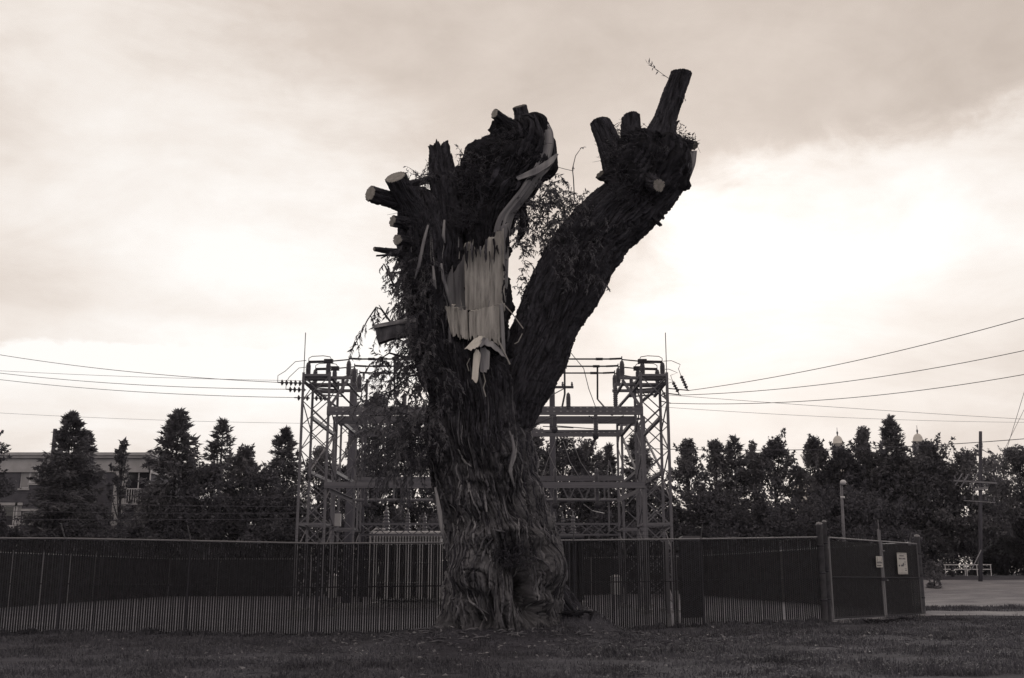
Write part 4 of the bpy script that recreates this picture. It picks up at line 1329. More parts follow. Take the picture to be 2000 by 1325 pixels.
def gate(th, a, b, za, zb):
    p = GA + GD * a; q = GA + GD * b
    p.z = za; q.z = zb
    n = Vector((-GD.y, GD.x, 0))
    for (u0, mt) in ((0.03, 'steel_dark'), (FH * .5, 'steel_dark'), (FH - .06, 'post')):
        bar('rail', p + Vector((0, 0, u0 + .05)), q + Vector((0, 0, u0 + .05)), 0.045, kind='rod', mat=mt, parent=th)
    for e in (p, q):
        bar('stile', e + Vector((0, 0, .03)), e + Vector((0, 0, FH)), 0.05, kind='rod', mat='post', parent=th)
    chain_link(p + n * -.03, q + n * -.03, max(p.z, q.z) + .05, max(p.z, q.z) + FH - .03, th)
    slats(p, q, max(p.z, q.z) + .06, min(p.z, q.z) + FH - .05, th, off=0.012, w=0.040)
    for s_ in range(4):
        o_ = Vector((0, 0, FH + 0.10 + 0.11 * s_))
        strand(p + o_, q + o_, th, 0.03)


gate(gate_l, 0.22, GL * .545, GA.z + .02, 0.19)
gate(gate_r, GL * .57, GL - 0.10, 0.19, 0.17)
gp = thing('gate_post', 'thick pale corner post where the long fence meets the gate', 'post', (CX, CYC, ghs(CX, CYC)), 'galvanised posts of the gate')


def gpost(p, r, h, th, lean=(0, 0)):
    p = Vector(p)
    mb = MB()
    mb.lathe([(0, -.15), (r, -.15), (r, h), (r * 1.12, h), (r * 1.12, h + r * .4), (r * .8, h + r * 1.0), (0, h + r * 1.15)], p, 18)
    o = mb.build('pipe', M['post'], th, True)
    for f in (.22, .5, .78):
        mb = MB(); mb.lathe([(r * 1.0, 0), (r * 1.16, 0), (r * 1.16, .05), (r, .05)], p + Vector((0, 0, h * f)), 14)
        mb.build('band', M['steel_dark'], th, True)


gpost((CX, CYC, ghs(CX, CYC)), 0.085, 2.62, gp)
gp2 = thing('gate_post', 'slimmer second post beside the thick corner post, hinging the gate', 'post', GA, 'galvanised posts of the gate')
gpost(GA, 0.06, 2.72, gp2)
gp3 = thing('gate_post', 'far end post of the gate, standing at the edge of the dirt road', 'post', GB, 'galvanised posts of the gate')
gpost(GB, 0.085, 2.50, gp3)
gm = GA + GD * (GL * .557); gm.z = 0.19
gp4 = thing('gate_post', 'pair of thin upright pipes with latch where the two gate leaves meet', 'post', gm, 'galvanised posts of the gate')
for k, (o_, h) in enumerate(((-.06, 2.66), (.06, 2.64), (0.0, 2.95))):
    p = gm + GD * o_
    bar('pipe', p - Vector((0, 0, .05)), p + Vector((-.02, 0, h)), 0.055 if k < 2 else .025, kind='rod', mat='post', parent=gp4)
MB().box(gm + Vector((-.09, -.10, 1.10)), gm + Vector((.09, -.03, 1.20))).build('latch', M['steel_dark'], gp4)
bar('latch_bar', gm + Vector((-.05, -.07, 1.12)), gm + GD * .35 + Vector((0, -.07, 1.12)), .03, kind='rod', mat='post', parent=gp4)
bar('hook', gm + GD * .08 + Vector((0, -.06, 2.0)), gm + GD * .2 + Vector((0, -.08, 2.0)), .035, kind='rod', mat='post', parent=gp4)


# notices on the gate, facing out
def notice(name, label, t, z, w, h, rows, emblem=False):
    n = Vector((GD.y, -GD.x, 0))
    c = GA + GD * t + n * 0.075 + Vector((0, 0, z))
    th = thing(name, label, 'sign', c)
    def plate(u0, v0, u1, v1, d0, d1, mat, nm, par):
        mb = MB()
        V = []
        for d in (d0, d1):
            for (u, v) in ((u0, v0), (u1, v0), (u1, v1), (u0, v1)):
                V.append(tuple(c + GD * u + Vector((0, 0, v)) + n * d))
        mb.add(V, [(0, 1, 2, 3), (4, 7, 6, 5), (0, 4, 5, 1), (1, 5, 6, 2), (2, 6, 7, 3), (3, 7, 4, 0)])
        return mb.build(nm, M[mat], par)
    b = plate(-w / 2, -h / 2, w / 2, h / 2, 0, .006, 'sign', 'board', th)
    for (u0, v0, u1, v1) in rows:
        plate(u0 * w, v0 * h, u1 * w, v1 * h, .0065, .009, 'ink', 'print', b)
    return th


rows = [(-.48, .44, .48, .46), (-.48, -.46, .48, -.44)]
x = -.26
for wl in (.06, .05, .06, .06, .05, .06, .05):
    rows.append((x, .33, x + wl * .8, .385)); x += wl * 1.22
x = -.34
for wl in (.05, .08, .06, .05, 0, .06, 0, .06, .06, .06, .06):
    if wl:
        rows.append((x, .19, x + wl * .8, .26))
    x += (wl or .03) * 1.15
rows += [(.18, .06, .40, .085), (-.40, -.13, -.26, -.07), (-.34, -.15, -.30, -.05), (-.16, -.14, .10, -.07), (-.10, -.08, .10, -.05), (.04, -.05, .14, .03), (.10, -.10, .15, .0), (.24, -.07, .29, .0), (.20, -.25, .38, -.23), (.24, -.345, .38, -.30)]
notice('notice_board', 'tall pale notice with dark print on the right gate leaf', GL * .765, 1.62, 0.78, 0.66, rows)
rows = []
for r_ in (-.08, -.34):
    x = -.42
    for q in range(6 if r_ > -.2 else 5):
        rows.append((x, r_ - .07, x + .10, r_ + .07)); x += .145
rows += [(-.20, .02, .20, .05), (-.34, .02, -.30, .40), (.30, .02, .34, .40)]
notice('warning_sign', 'small pale square sign beside the middle gate posts', GL * .505, 1.66, 0.46, 0.33, rows)

# posts seen through the gap in the slats
for k, (px, top, lab) in enumerate(((1306, 2.34, 'tall pale steel post with concrete foot showing through missing fence slats'), (1323.5, 1.9, 'thinner steel post with pale foot right of the post in the slat gap'))):
    Yp = fence_y(5.8) + 0.35
    p = at(px, 1215, Yp); p.z = ghs(p.x, Yp)
    th = thing('steel_post', lab, 'post', p)
    MB().box(p + Vector((-.07 + .03 * k, -.07, 0)), p + Vector((.07 - .03 * k, .07, .34 if k == 0 else .95))).build('concrete_foot', M['concrete'], th)
    bar('pipe', p + Vector((0, 0, .2)), p + Vector((0, 0, top)), 0.11 - .05 * k, kind='angle' if k == 0 else 'rod', mat='steel', parent=th)


def far_fence(name, label, p, q, n, h, slat=True):
    th = thing(name, label, 'fence', (p[0], p[1], 0))
    pts = [Vector((p[0] + (q[0] - p[0]) * i / (n - 1), p[1] + (q[1] - p[1]) * i / (n - 1), 0)) for i in range(n)]
    for v in pts:
        v.z = ghs(v.x, v.y)
    for i, v in enumerate(pts):
        bar('post', v, v + Vector((0, 0, h + .03)), .065, kind='rod', mat='post', parent=th)
        d = Vector((0.25 if p[0] < 0 and abs(p[0] - q[0]) < 3 else 0, -.25, .3))
        bar('barbed_wire_arm', v + Vector((0, 0, h)), v + Vector((0, 0, h)) + d, .035, kind='rod', mat='post', parent=th)
        if i < n - 1:
            w = pts[i + 1]
            bar('top_rail', v + Vector((0, 0, h)), w + Vector((0, 0, h)), .045, kind='rod', mat='post', parent=th)
            slats(v, w, max(v.z, w.z) + .05, min(v.z, w.z) + h - .02, th, pitch=.085, w=.075, off=.06)
    return th


far_fence('slatted_fence', 'far slatted fence across the back of the gravel yard', (-21.3, 68.0), (10.8, 68.0), 12, 2.3)
far_fence('slatted_fence', 'slatted fence down the left side of the gravel yard', (-21.3, 31.0), (-21.3, 67.8), 13, 2.3)
far_fence('slatted_fence', 'slatted fence down the right side of the yard, behind the gate', (13.2, 36.0), (10.8, 67.8), 11, 2.3)

# ------------------------------------------------------------------ the substation gantry
XC = -0.97; Y1, Y2, Y3, Y4 = 38.0, 39.9, 45.0, 46.9
XO, XI = 6.58, 5.63
TOP = at(1000, 728, Y1).z
gan = thing('substation_gantry', 'galvanised lattice steel gantry with insulators and bus pipes behind the willow', 'gantry', (XC, Y1, 0.05))
G0 = 0.03


def tower(x0, x1, ya, yb, z1, npan, foot=True):
    for x in (x0, x1):
        for y in (ya, yb):
            bar('leg', (x, y, G0), (x, y, z1), .095, parent=gan)
            if foot:
                MB().box((x - .2, y - .2, G0 - .05), (x + .2, y + .2, G0 + .25)).build('footing', M['concrete'], gan)
    zs = np.linspace(0.5, z1 - .15, npan + 1)
    for k in range(npan):
        a, b = zs[k], zs[k + 1]
        for y in ((ya, yb) if ya < 42 else (ya,)):
            e = .02 if y == ya else -.02
            bar('brace', (x0, y - e, a), (x1, y - e, b), .036, mat='steel', parent=gan)
            bar('brace', (x1, y + e, a), (x0, y + e, b), .036, mat='steel', parent=gan)
        for x in ((x0, x1) if ya < 42 else (x1,)):
            if k % 2 == 0:
                bar('brace', (x, ya, a), (x, yb, b), .04, parent=gan)
            else:
                bar('brace', (x, yb, a), (x, ya, b), .04, parent=gan)
    for z in (zs[3] + .05, z1 - .1):
        bar('girt', (x0, ya, z), (x1, ya, z), .09, parent=gan)
        bar('girt', (x0, yb, z), (x1, yb, z), .09, parent=gan)
        bar('girt', (x0, ya, z), (x0, yb, z), .09, parent=gan)
        bar('girt', (x1, ya, z), (x1, yb, z), .09, parent=gan)


for s_ in (-1, 1):
    tower(XC + s_ * XO, XC + s_ * XI, Y1, Y2, TOP, 9)
    tower(XC + s_ * XO, XC + s_ * XI, Y3, Y4, TOP - .6, 8)
    # side girders joining front and rear towers, knee braces
    for x in (XC + s_ * XO, XC + s_ * XI):
        for z in (7.25, 5.2):
            bar('side_girder', (x, Y2, z), (x, Y3, z), .12, kind='channel', parent=gan)
        bar('knee_brace', (x, Y2, 5.2), (x, Y3, 7.2), .07, parent=gan)

# beams between the towers
zb1 = at(1000, 803, Y1).z; zb2 = at(1000, 847, Y3).z; zb3 = at(1000, 948, Y1).z; zb4 = at(1000, 938, Y3).z; zb5 = at(1000, 978, Y3).z
XL, XR = XC - XI, XC + XI
PL, PR = XC - XI * 1.0, XC + XI * 1.0
bar('beam', (XL - .05, Y1 - .06, zb1), (XR + .05, Y1 - .06, zb1), .12, .30, kind='channel', parent=gan, ref=(0, 0, 1))
bar('beam', (XL - .05, Y2 + .06, zb1 - .05), (XR + .05, Y2 + .06, zb1 - .05), .12, .28, kind='channel', parent=gan, ref=(0, 0, 1))
bar('beam', (XL - .05, Y3 - .06, zb2), (XR + .05, Y3 - .06, zb2), .12, .28, kind='channel', parent=gan, ref=(0, 0, 1))
bar('beam', (XL - .05, Y1 - .06, zb3), (XR + .05, Y1 - .06, zb3), .12, .21, kind='channel', parent=gan, ref=(0, 0, 1))
bar('beam', (XL, Y3 - .06, zb4), (XR, Y3 - .06, zb4 + .08), .14, .22, kind='channel', parent=gan, ref=(0, 0, 1))
bar('pipe', (XL, Y3 - .3, zb5), (XR, Y3 - .3, zb5), .12, kind='rod', parent=gan)
# rows of bolt holes in the beams: small raised bolt plates
for (y, z) in ((Y1 - .13, zb1 - .03), (Y1 - .13, zb1 + .10), (Y3 - .13, zb2 + .03)):
    n = 46
    mb = MB()
    for k in range(n):
        x = XL + .3 + (XR - XL - .6) * k / (n - 1)
        mb.box((x - .035, y, z - .018), (x + .035, y + .012, z + .018))
    o = mb.build('bolts', M['cabinet'], gan); o['kind'] = 'stuff'
# cross ties between paired beams
for k in range(9):
    x = XL + (XR - XL) * (k + .5) / 9
    bar('tie', (x, Y1, zb1 - .18), (x + (.6 if k % 2 else -.6), Y2, zb1 - .18), .05, parent=gan)
# lattice truss low at the back
zt = at(1000, 1024, Y4).z
for z in (zt + .02, zt - .45):
    bar('truss_chord', (XL, Y4 + .3, z), (XR, Y4 + .3, z), .09, parent=gan)
n = 20
for k in range(n):
    x0 = XL + (XR - XL) * k / n; x1 = XL + (XR - XL) * (k + 1) / n
    bar('truss_web', (x0, Y4 + .3, zt - .45), (x1, Y4 + .3, zt), .045, parent=gan)
    bar('truss_web', (x0, Y4 + .32, zt), (x1, Y4 + .32, zt - .45), .045, parent=gan)
# hangers and legs under the rear beam
for px in (700, 1083, 1162, 1180, 1188, 770):
    x = at(px, 950, Y3).x
    bar('hanger', (x, Y3 - .1, zb4), (x, Y3 - .1, zt - .4 if px in (1188, 700) else zb5), .07, parent=gan)
xs_ = [at(p, 960, Y3).x for p in (1066, 1096, 1126, 1156)]
for k in range(3):
    bar('brace', (xs_[k], Y3, zb4 - .15), ((xs_[k] + xs_[k + 1]) / 2, Y3, zb5), .05, parent=gan)
    bar('brace', ((xs_[k] + xs_[k + 1]) / 2, Y3, zb5), (xs_[k + 1], Y3, zb4 - .15), .05, parent=gan)
for (a, b) in (((1200, 1030), (1255, 960)),):
    bar('knee_brace', at(1208, 978, Y1 + 3), at(1250, 958, Y1 + .4), .16, .08, parent=gan)
    bar('knee_brace', at(690, 978, Y1 + 3), at(645, 958, Y1 + .4), .16, .08, parent=gan)
# short A-frame on the rear beam
bar('strut', at(1184, 940, Y3), at(1190, 900, Y3), .05, parent=gan)
bar('strut', at(1200, 940, Y3), at(1190, 900, Y3), .05, parent=gan)


# insulators ------------------------------------------------------
def post_insulator_mesh(mat, sheds=11, r=.12, h=1.0):
    pr = [(0, 0), (r * .7, 0), (r * .7, .04)]
    for k in range(sheds):
        z = .05 + (h - .12) * k / sheds; dz = (h - .12) / sheds
        rr = r * (0.92 if k > 0 else .8) * (1 if k < sheds - 2 else .9 - .12 * (k - sheds + 2))
        pr += [(rr * .80, z), (rr, z + dz * .35), (rr, z + dz * .55), (rr * .80, z + dz * .9)]
    pr += [(r * .5, h - .06), (r * .35, h - .03), (r * .2, h), (0, h)]
    mb = MB(); mb.lathe(pr, n=14)
    return mb.mesh('post_insulator', M[mat], True)


INS = post_insulator_mesh('porcelain')


def insulator(p, r, h, name='post_insulator', cap=True, flip=False, tilt=0):
    W = Matrix.Translation(Vector(p)) @ Matrix.Rotation(tilt, 4, 'Y') @ Matrix.Diagonal((r / .12, r / .12, (-h if flip else h), 1))
    return obj(name, INS, gan, W)


# top platforms: crossarms at three depths, carrying post insulators inward and outward
yb = [Y1 + .15, Y1 + 1.55, Y1 + 2.95]
zt_ = TOP - .05
for s_ in (-1, 1):
    xo, xi = XC + s_ * XO, XC + s_ * XI
    xin = XC + s_ * (XI - .75)
    for k, y in enumerate(yb):
        zc = zt_ - .12
        bar('crossarm', (xo + s_ * .05, y, zc), (xin, y, zc), .10, .14, kind='channel', parent=gan)
        bar('crossarm', (xo + s_ * .05, y + .35, zc), (xi, y + .35, zc), .08, .12, kind='channel', parent=gan)
        # inner bus support
        hx = xin + s_ * .10
        insulator((hx, y, zc + .05), .105, .60)
        bar('terminal', (hx, y, zc + .58), (hx, y, zc + .80), .04, kind='rod', mat='steel_dark', parent=gan)
        # switch: two posts and a blade with a looped arc horn
        if k < 2:
            a = xo - s_ * .12; b = xi + s_ * .10
            insulator((a, y + .05, zc + .06), .105, .54)
            insulator((b, y + .05, zc + .06), .105, .54)
            zz_ = zc + .60
            bar('switch_blade', (a, y + .05, zz_), (b - s_ * .12, y + .05, zz_ + .02), .10, kind='rod', mat='steel_dark', parent=gan)
            MB().box((min(b - .16, b + .16), y - .03, zz_ - .05), (max(b - .16, b + .16), y + .13, zz_ + .10)).build('switch_jaw', M['steel_dark'], gan)
            MB().tube([(a, y + .05, zz_), (a - s_ * .0, y + .05, zz_ + .14), (a - s_ * .12, y + .05, zz_ + .21), (xi + s_ * .3, y + .05, zz_ + .23), (b - s_ * .05, y + .05, zz_ + .19), (b - s_ * .12, y + .05, zz_ + .05)], .014, 6).build('arc_horn', M['steel_dark'], gan, True)
            MB().tube([(b, y + .05, zz_ + .02), (hx, y, zc + .68)], .024, 6).build('jumper', M['steel_dark'], gan)
        else:
            insulator((xi, y + .05, zc + .06), .085, .5)
            MB().tube([(xi, y + .05, zc + .56), (hx, y, zc + .68)], .024, 6).build('jumper', M['steel_dark'], gan)
    for x in (xo, xi, xin + s_ * .15):
        bar('platform_rail', (x, yb[0] - .1, zt_ - .26), (x, yb[2] + .5, zt_ - .26), .09, parent=gan)
    # diagonals under the platform
    bar('platform_brace', (xo, Y1 + .1, zt_ - .25), (xi, Y1 + 1.9, zt_ - .95), .08, parent=gan)
    bar('platform_brace', (xi, Y1 + .1, zt_ - .30), (xin, Y1 + 3.4, zt_ - 1.0), .08, parent=gan)
    bar('platform_brace', (xi, Y1, zb1 + .1), (xin + s_ * .1, Y1 + .1, zt_ - .2), .10, .06, parent=gan)
    for k in range(4):
        y = Y1 + .5 + k * .8
        bar('platform_brace', (xo, y, zt_ - .28), (xi, y + .5, zt_ - .28), .05, parent=gan)
    # lightning rod
    bar('lightning_rod', (xo, Y1, TOP - .2), (xo, Y1, at(1000, 650, Y1).z), .03, kind='rod', mat='steel_dark', parent=gan)
# bus pipes across the top
for k, y in enumerate(yb):
    z = zt_ - .12 + .70
    xa, xb = XC - (XI - .65), XC + (XI - .65)
    bar('bus_pipe', (xa + .2, y, z), (xb - .2, y, z), .06, kind='rod', mat='steel_dark', parent=gan)
    for s_, xx in ((-1, xa), (1, xb)):
        bar('bus_clamp', (xx, y, z + .02), (xx - s_ * .45, y, z), .075, kind='rod', mat='steel_dark', parent=gan)
        bar('bus_clamp', (xx - s_ * .7, y, z), (xx - s_ * .95, y, z), .10, kind='rod', mat='steel_dark', parent=gan)
# risers from the bus down to the switch posts on the front beam
for (px, bend, foot_) in ((1103, 770, 1098), (1167, 780, 1180), (770, 775, 785), (905, 772, 900)):
    y = yb[0] if px != 1167 else yb[1]
    a = at(px, 722, y); b = at(px, bend, y); c = at(foot_, 795, Y1)
    a.z = zt_ + .58
    MB().tube([a, b, c], .035, 6).build('riser', M['steel_dark'], gan)
for (px, py0, py1, Y) in ((1110, 800, 768, Y1), (1202, 800, 750, Y1 + .4), (1083, 812, 838, Y1), (1163, 812, 850, Y1), (716, 812, 838, Y1), (800, 812, 845, Y1), (790, 800, 768, Y1),
                          (1084, 945, 915, Y3 - .5), (1165, 945, 915, Y3 - .5), (1084, 957, 985, Y1 + .3), (1166, 957, 985, Y1 + .3), (716, 957, 985, Y1 + .3), (800, 957, 985, Y1 + .3), (770, 945, 915, Y3 - .5)):
    p, q = at(px, py0, Y), at(px, py1, Y)
    insulator((p.x, Y - .1, p.z), .095, abs(q.z - p.z), flip=py1 > py0)
    if py1 > py0:
        e = q
        MB().lathe([(0, -.13), (.09, -.10), (.12, 0), (.10, .08), (0, .1)], (e.x, Y - .1, e.z - .05), 10).build('end_fitting', M['steel_dark'], gan, True)
bar('switch_arm', at(1163, 858, Y1), at(1156, 868, Y1 - .2), .10, kind='rod', mat='steel_dark', parent=gan)
for (a, b) in (((1065, 845), (1205, 842)), ((1085, 832), (1160, 838)), ((1060, 833), (1120, 836))):
    MB().tube(polyline(at(a[0], a[1], Y2), at(b[0], b[1], Y2), 4), .018, 5).build('cable', M['wire'], gan)
# slanting cables inside the bay
for (a, b) in (((1100, 862), (1132, 934)), ((1118, 862), (1155, 934)), ((1088, 855), (1060, 930)), ((1070, 880), (1098, 930)), ((1140, 985), (1180, 1003))):
    MB().tube([at(a[0], a[1], Y2 + 1), at((a[0] + b[0]) / 2 - 3, (a[1] + b[1]) / 2 + 4, Y2 + 2), at(b[0], b[1], Y3 - .3)], .016, 5).build('cable', M['cabinet'], gan)
MB().box(at(653, 1028, Y1 + .5), at(667, 1004, Y1 + .75)).build('meter_box', M['cabinet'], gan)

# dead-end insulator strings on the outer legs
def disc_string(p, d, n, parent, r=.115, gap_=.16):
    p, d = Vector(p), Vector(d).normalized()
    mb = MB()
    mb.tube([p, p + d * (n * gap_ + .1)], .022, 6)
    q = d.to_track_quat('Z', 'Y').to_matrix().to_4x4()
    for k in range(n):
        m_ = MB(); m_.lathe([(0.02, -.05), (r * .4, -.05), (r, .0), (r * .9, .02), (.03, .05)], n=12)
        V = np.concatenate(m_.V); W = Matrix.Translation(p + d * (gap_ * (k + .6))) @ q
        V = np.array([tuple(W @ Vector(v)) for v in V])
        mb.add(V, np.concatenate(m_.Q))
    mb.build('insulator_string', M['porcelain'], parent, True)
    return p + d * (n * gap_ + .1)


ends = {}
for k, (y, py) in enumerate(zip((Y1 + .1, Y1 + .8, Y1 + 1.6), (749, 762, 778))):
    xo = XC - XO
    z = at(600, py, y).z
    ends['L%d' % k] = disc_string((xo - .05, y, z), (-1, -.05, .03), 5 - k, gan)
    if k == 2:
        disc_string((xo + .1, y, z), (1, 0, 0), 3, gan)
    a = Vector((xo - .05, y, TOP + .42 - k * .1)); e = ends['L%d' % k]
    if k < 2:
        MB().tube([a + Vector((.1, 0, .05)), a + Vector((-.3, 0, .0)), a + Vector((-.65, 0, -.35)), e + Vector((.0, 0, .25)), e], .012, 5).build('jumper', M['wire'], gan)
for k, (y, pxe, pye) in enumerate(zip((Y1 + .1, Y1 + .8, Y1 + 1.6), (1346, 1330, 1310), (763, 772, 788))):
    xo = XC + XO
    e = at(pxe, pye, y); ends['R%d' % k] = e
    s0 = Vector((e.x - .28, y, e.z + .55 - .06 * k))
    disc_string(s0, e + Vector((-.06, 0, .02)) - s0, 5 - k, gan, r=.075, gap_=.10)
    bar('tension_link', (xo, y, e.z + .08), e, .04, kind='rod', mat='steel_dark', parent=gan)
    a = Vector((xo - .1, y, TOP + .44 - .18 * k))
    MB().tube([a, a + Vector((.3, 0, .02)), a + Vector((.62, 0, -.12)), s0 + Vector((-.08, 0, .25)), s0], .012, 5).build('jumper', M['wire'], gan)


# ------------------------------------------------------------------ transformers and cabinets
def transformer(name, label, px0, px1, pytop, Y, nf, mat, bush, deep=2.4):
    x0, x1 = at(px0, 1100, Y).x, at(px1, 1100, Y).x
    zt = at(1000, pytop, Y).z
    th = thing(name, label, 'transformer', ((x0 + x1) / 2, Y + deep / 2, .03), 'power transformers in the gravel yard')
    MB().box((x0 - .15, Y - .1, .0), (x1 + .15, Y + deep + .1, .22)).build('plinth', M['concrete'], th)
    MB().box((x0 + .25, Y + .45, .22), (x1 - .1, Y + deep, zt - .35)).build('tank', M[mat], th)
    MB().box((x0 + .15, Y + .38, zt - .35), (x1, Y + deep + .07, zt - .27)).build('lid', M[mat], th)
    w = (x1 - x0) / nf
    fin = MB(); fin.box((-w * .20, 0, 0), (w * .20, .40, zt - .72))
    me = fin.mesh('radiator_fin', M[mat])
    for k in range(nf):
        obj('radiator_fin', me, th, Matrix.Translation((x0 + w * (k + .5), Y, .42)))
    bar('header_pipe', (x0 - .02, Y + .16, zt - .22), (x1, Y + .16, zt - .22), .20, kind='rod', mat=mat, parent=th)
    bar('header_pipe', (x0, Y + .2, .40), (x1, Y + .2, .40), .14, kind='rod', mat=mat, parent=th)
    for z in (1.1, 1.95):
        bar('fin_tie', (x0, Y - .02, z), (x1, Y - .02, z), .03, kind='rod', mat=mat, parent=th)
    MB().tube([(x0 - .1, Y + .16, .4), (x0 - .12, Y + .16, zt - .2), (x0 + .1, Y + .16, zt - .02), (x0 + .5, Y + .3, zt - .05)], .05, 8).build('pipe', M['cabinet'], th, True)
    for (px, py, r, k) in bush:
        p = at(px, py, Y + 1.0)
        n = 7; pr = [(0, zt - .3), (r * 1.15, zt - .3), (r * 1.15, zt - .2)]
        for q in range(n):
            z = zt - .2 + (p.z - zt + .1) * q / n; dz = (p.z - zt + .1) / n
            rr = r * (1 - .06 * q)
            pr += [(rr * .62, z), (rr, z + dz * .3), (rr * .95, z + dz * .45), (rr * .62, z + dz * .9)]
        pr += [(r * .2, p.z - .08), (r * .15, p.z + .1), (0, p.z + .1)]
        MB().lathe(pr, (p.x, Y + 1.0, 0), 14).build('bushing', M['porcelain'], th, True)
    return th


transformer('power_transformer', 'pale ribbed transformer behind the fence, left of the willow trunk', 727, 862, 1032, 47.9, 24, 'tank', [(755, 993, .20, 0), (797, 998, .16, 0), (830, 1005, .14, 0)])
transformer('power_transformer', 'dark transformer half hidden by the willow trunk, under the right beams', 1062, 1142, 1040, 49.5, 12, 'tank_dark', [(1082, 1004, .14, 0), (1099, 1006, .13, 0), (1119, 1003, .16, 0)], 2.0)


def cabinet(label, px0, px1, py0, Y, dz, mat='cabinet'):
    x0, x1 = at(px0, 1100, Y).x, at(px1, 1100, Y).x
    zt = at(1000, py0, Y).z
    z0 = ghs((x0 + x1) / 2, Y) + dz
    th = thing('equipment_cabinet', label, 'cabinet', ((x0 + x1) / 2, Y, z0), 'metal cabinets in the yard')
    mb = MB(); w = x1 - x0
    mb.box((x0, Y, z0), (x1, Y + .6, zt - .06))
    mb.build('body', M[mat], th)
    MB().add([(x0 - .03, Y - .04, zt - .06), (x1 + .03, Y - .04, zt - .06), (x1 + .03, Y + .64, zt - .06), (x0 - .03, Y + .64, zt - .06), (x0 + .08, Y + .1, zt + .02), (x1 - .08, Y + .1, zt + .02), (x1 - .08, Y + .5, zt + .02), (x0 + .08, Y + .5, zt + .02)],
             [(0, 1, 2, 3)[::-1], (0, 1, 5, 4), (1, 2, 6, 5), (2, 3, 7, 6), (3, 0, 4, 7), (4, 5, 6, 7)]).build('roof', M[mat], th)
    MB().box((x0 + w * .52, Y - .02, z0 + .1), (x0 + w * .96, Y, zt - .14)).build('door', M[mat], th)
    if dz > .1:
        for xx in (x0 + .08, x1 - .08):
            bar('leg', (xx, Y + .3, z0 - dz), (xx, Y + .3, z0), .08, parent=th)


cabinet('pale cabinet rising just over the fence right of the gantry', 1332, 1374, 1048, 34.0, 0.0, 'steel_dark')
cabinet('small pale cabinet seen through the fence below the left gantry tower', 641, 656, 1122, 41.5, .6)
cabinet('small pale cabinet seen through the fence right of the willow', 1195, 1212, 1124, 43.0, .6)


# ------------------------------------------------------------------ poles and wires
def catenary(p, q, sag, n=26):
    p, q = Vector(p), Vector(q)
    return [p.lerp(q, i / (n - 1)) - Vector((0, 0, 4 * sag * (i / (n - 1)) * (1 - i / (n - 1)))) for i in range(n)]


def line(label, p, q, sag, r=.012):
    o = MB().tube(catenary(p, q, sag), r, 4, False).build('power_line', M['wire'])
    return tag(o, label, 'wire', 'overhead power lines')


def through(p, px, py, Y, ext=1.25):
    q = at(px, py, Y)
    return Vector(p) + (q - Vector(p)) * ext


line('upper wire running left from the left gantry tower', ends['L0'], through(ends['L0'], 0, 686, 44), .25, .011)
line('middle wire running left from the left gantry tower', ends['L1'], through(ends['L1'], 0, 722, 46), .25, .011)
line('lowest wire running left from the left gantry tower', ends['L2'], through(ends['L2'], 0, 735, 48), .25, .011)
line('thin upper one of the wire pair crossing behind the left tower', at(-160, 715, 70), at(760, 745, 66), .25, .012)
line('faint wire above the left treetops', at(-160, 797, 90), at(700, 828, 90), .3, .012)
line('highest wire climbing from the right tower to the right edge', ends['R0'], through(ends['R0'], 2000, 608, 30), .32, .011)
line('middle wire climbing from the right tower to the right edge', ends['R1'], through(ends['R1'], 2000, 668, 32), .42, .011)
line('lower wire sagging from the right tower to the right edge', ends['R2'], through(ends['R2'], 2000, 712, 33), .50, .011)
line('faint wire falling rightward over the domes', at(1280, 770, 60), at(2200, 830, 80), .1, .012)
line('second faint wire just below the one over the domes', at(1290, 795, 60), at(2200, 824, 80), .35, .010)
line('thick wire crossing in front of the right treetops', at(1250, 876, 60), at(2250, 832, 58), .55, .02)
line('steep guy wire near the right edge, left one', at(1958, 905, 60), at(2010, 735, 60), .0, .014)
line('steep guy wire near the right edge, right one', at(1962, 878, 64), at(2030, 740, 64), .0, .012)
for k, (a, b) in enumerate(((958, 972), (975, 990), (995, 1002), (1012, 1012))):
    line(['first', 'second', 'third', 'lowest'][k] + ' wire from the top crossing the dark trees at the left', at(-120, a, 66.5 - k * .3), at(640, b, 67 - k * .3), .12, .017)


def pole(label, px, pytop, Y, r, arms=(), mat='pole', name='utility_pole', z0=None, pxb=None):
    t = at(px, pytop, Y); xb_ = at(pxb, 1118, Y).x if pxb else t.x
    z0 = ghs(t.x, Y) if z0 is None else z0
    th = thing(name, label, 'pole', (t.x, Y, z0), 'poles around the yard')
    MB().tube([(xb_, Y, z0 - .1), ((xb_ + t.x) / 2, Y, (z0 + t.z) / 2), (t.x, Y, t.z)], [r * 1.15, r, r * .85], 12).build('shaft', M[mat], th, True)
    for (pxa, pya, pxb, pyb, w) in arms:
        a, b = at(pxa, pya, Y - r), at(pxb, pyb, Y - r)
        bar('crossarm', a, b, w, w * 1.2, mat='post' if px > 1900 else 'pole', kind='angle', parent=th)
        for f in (.04, .3, .7, .96):
            p = a.lerp(b, f)
            MB().lathe([(0, 0), (.05, .02), (.07, .1), (.04, .16), (.06, .2), (0, .26)], p + Vector((0, 0, w * .5)), 8).build('pin_insulator', M['porcelain'], th, True)
    return th


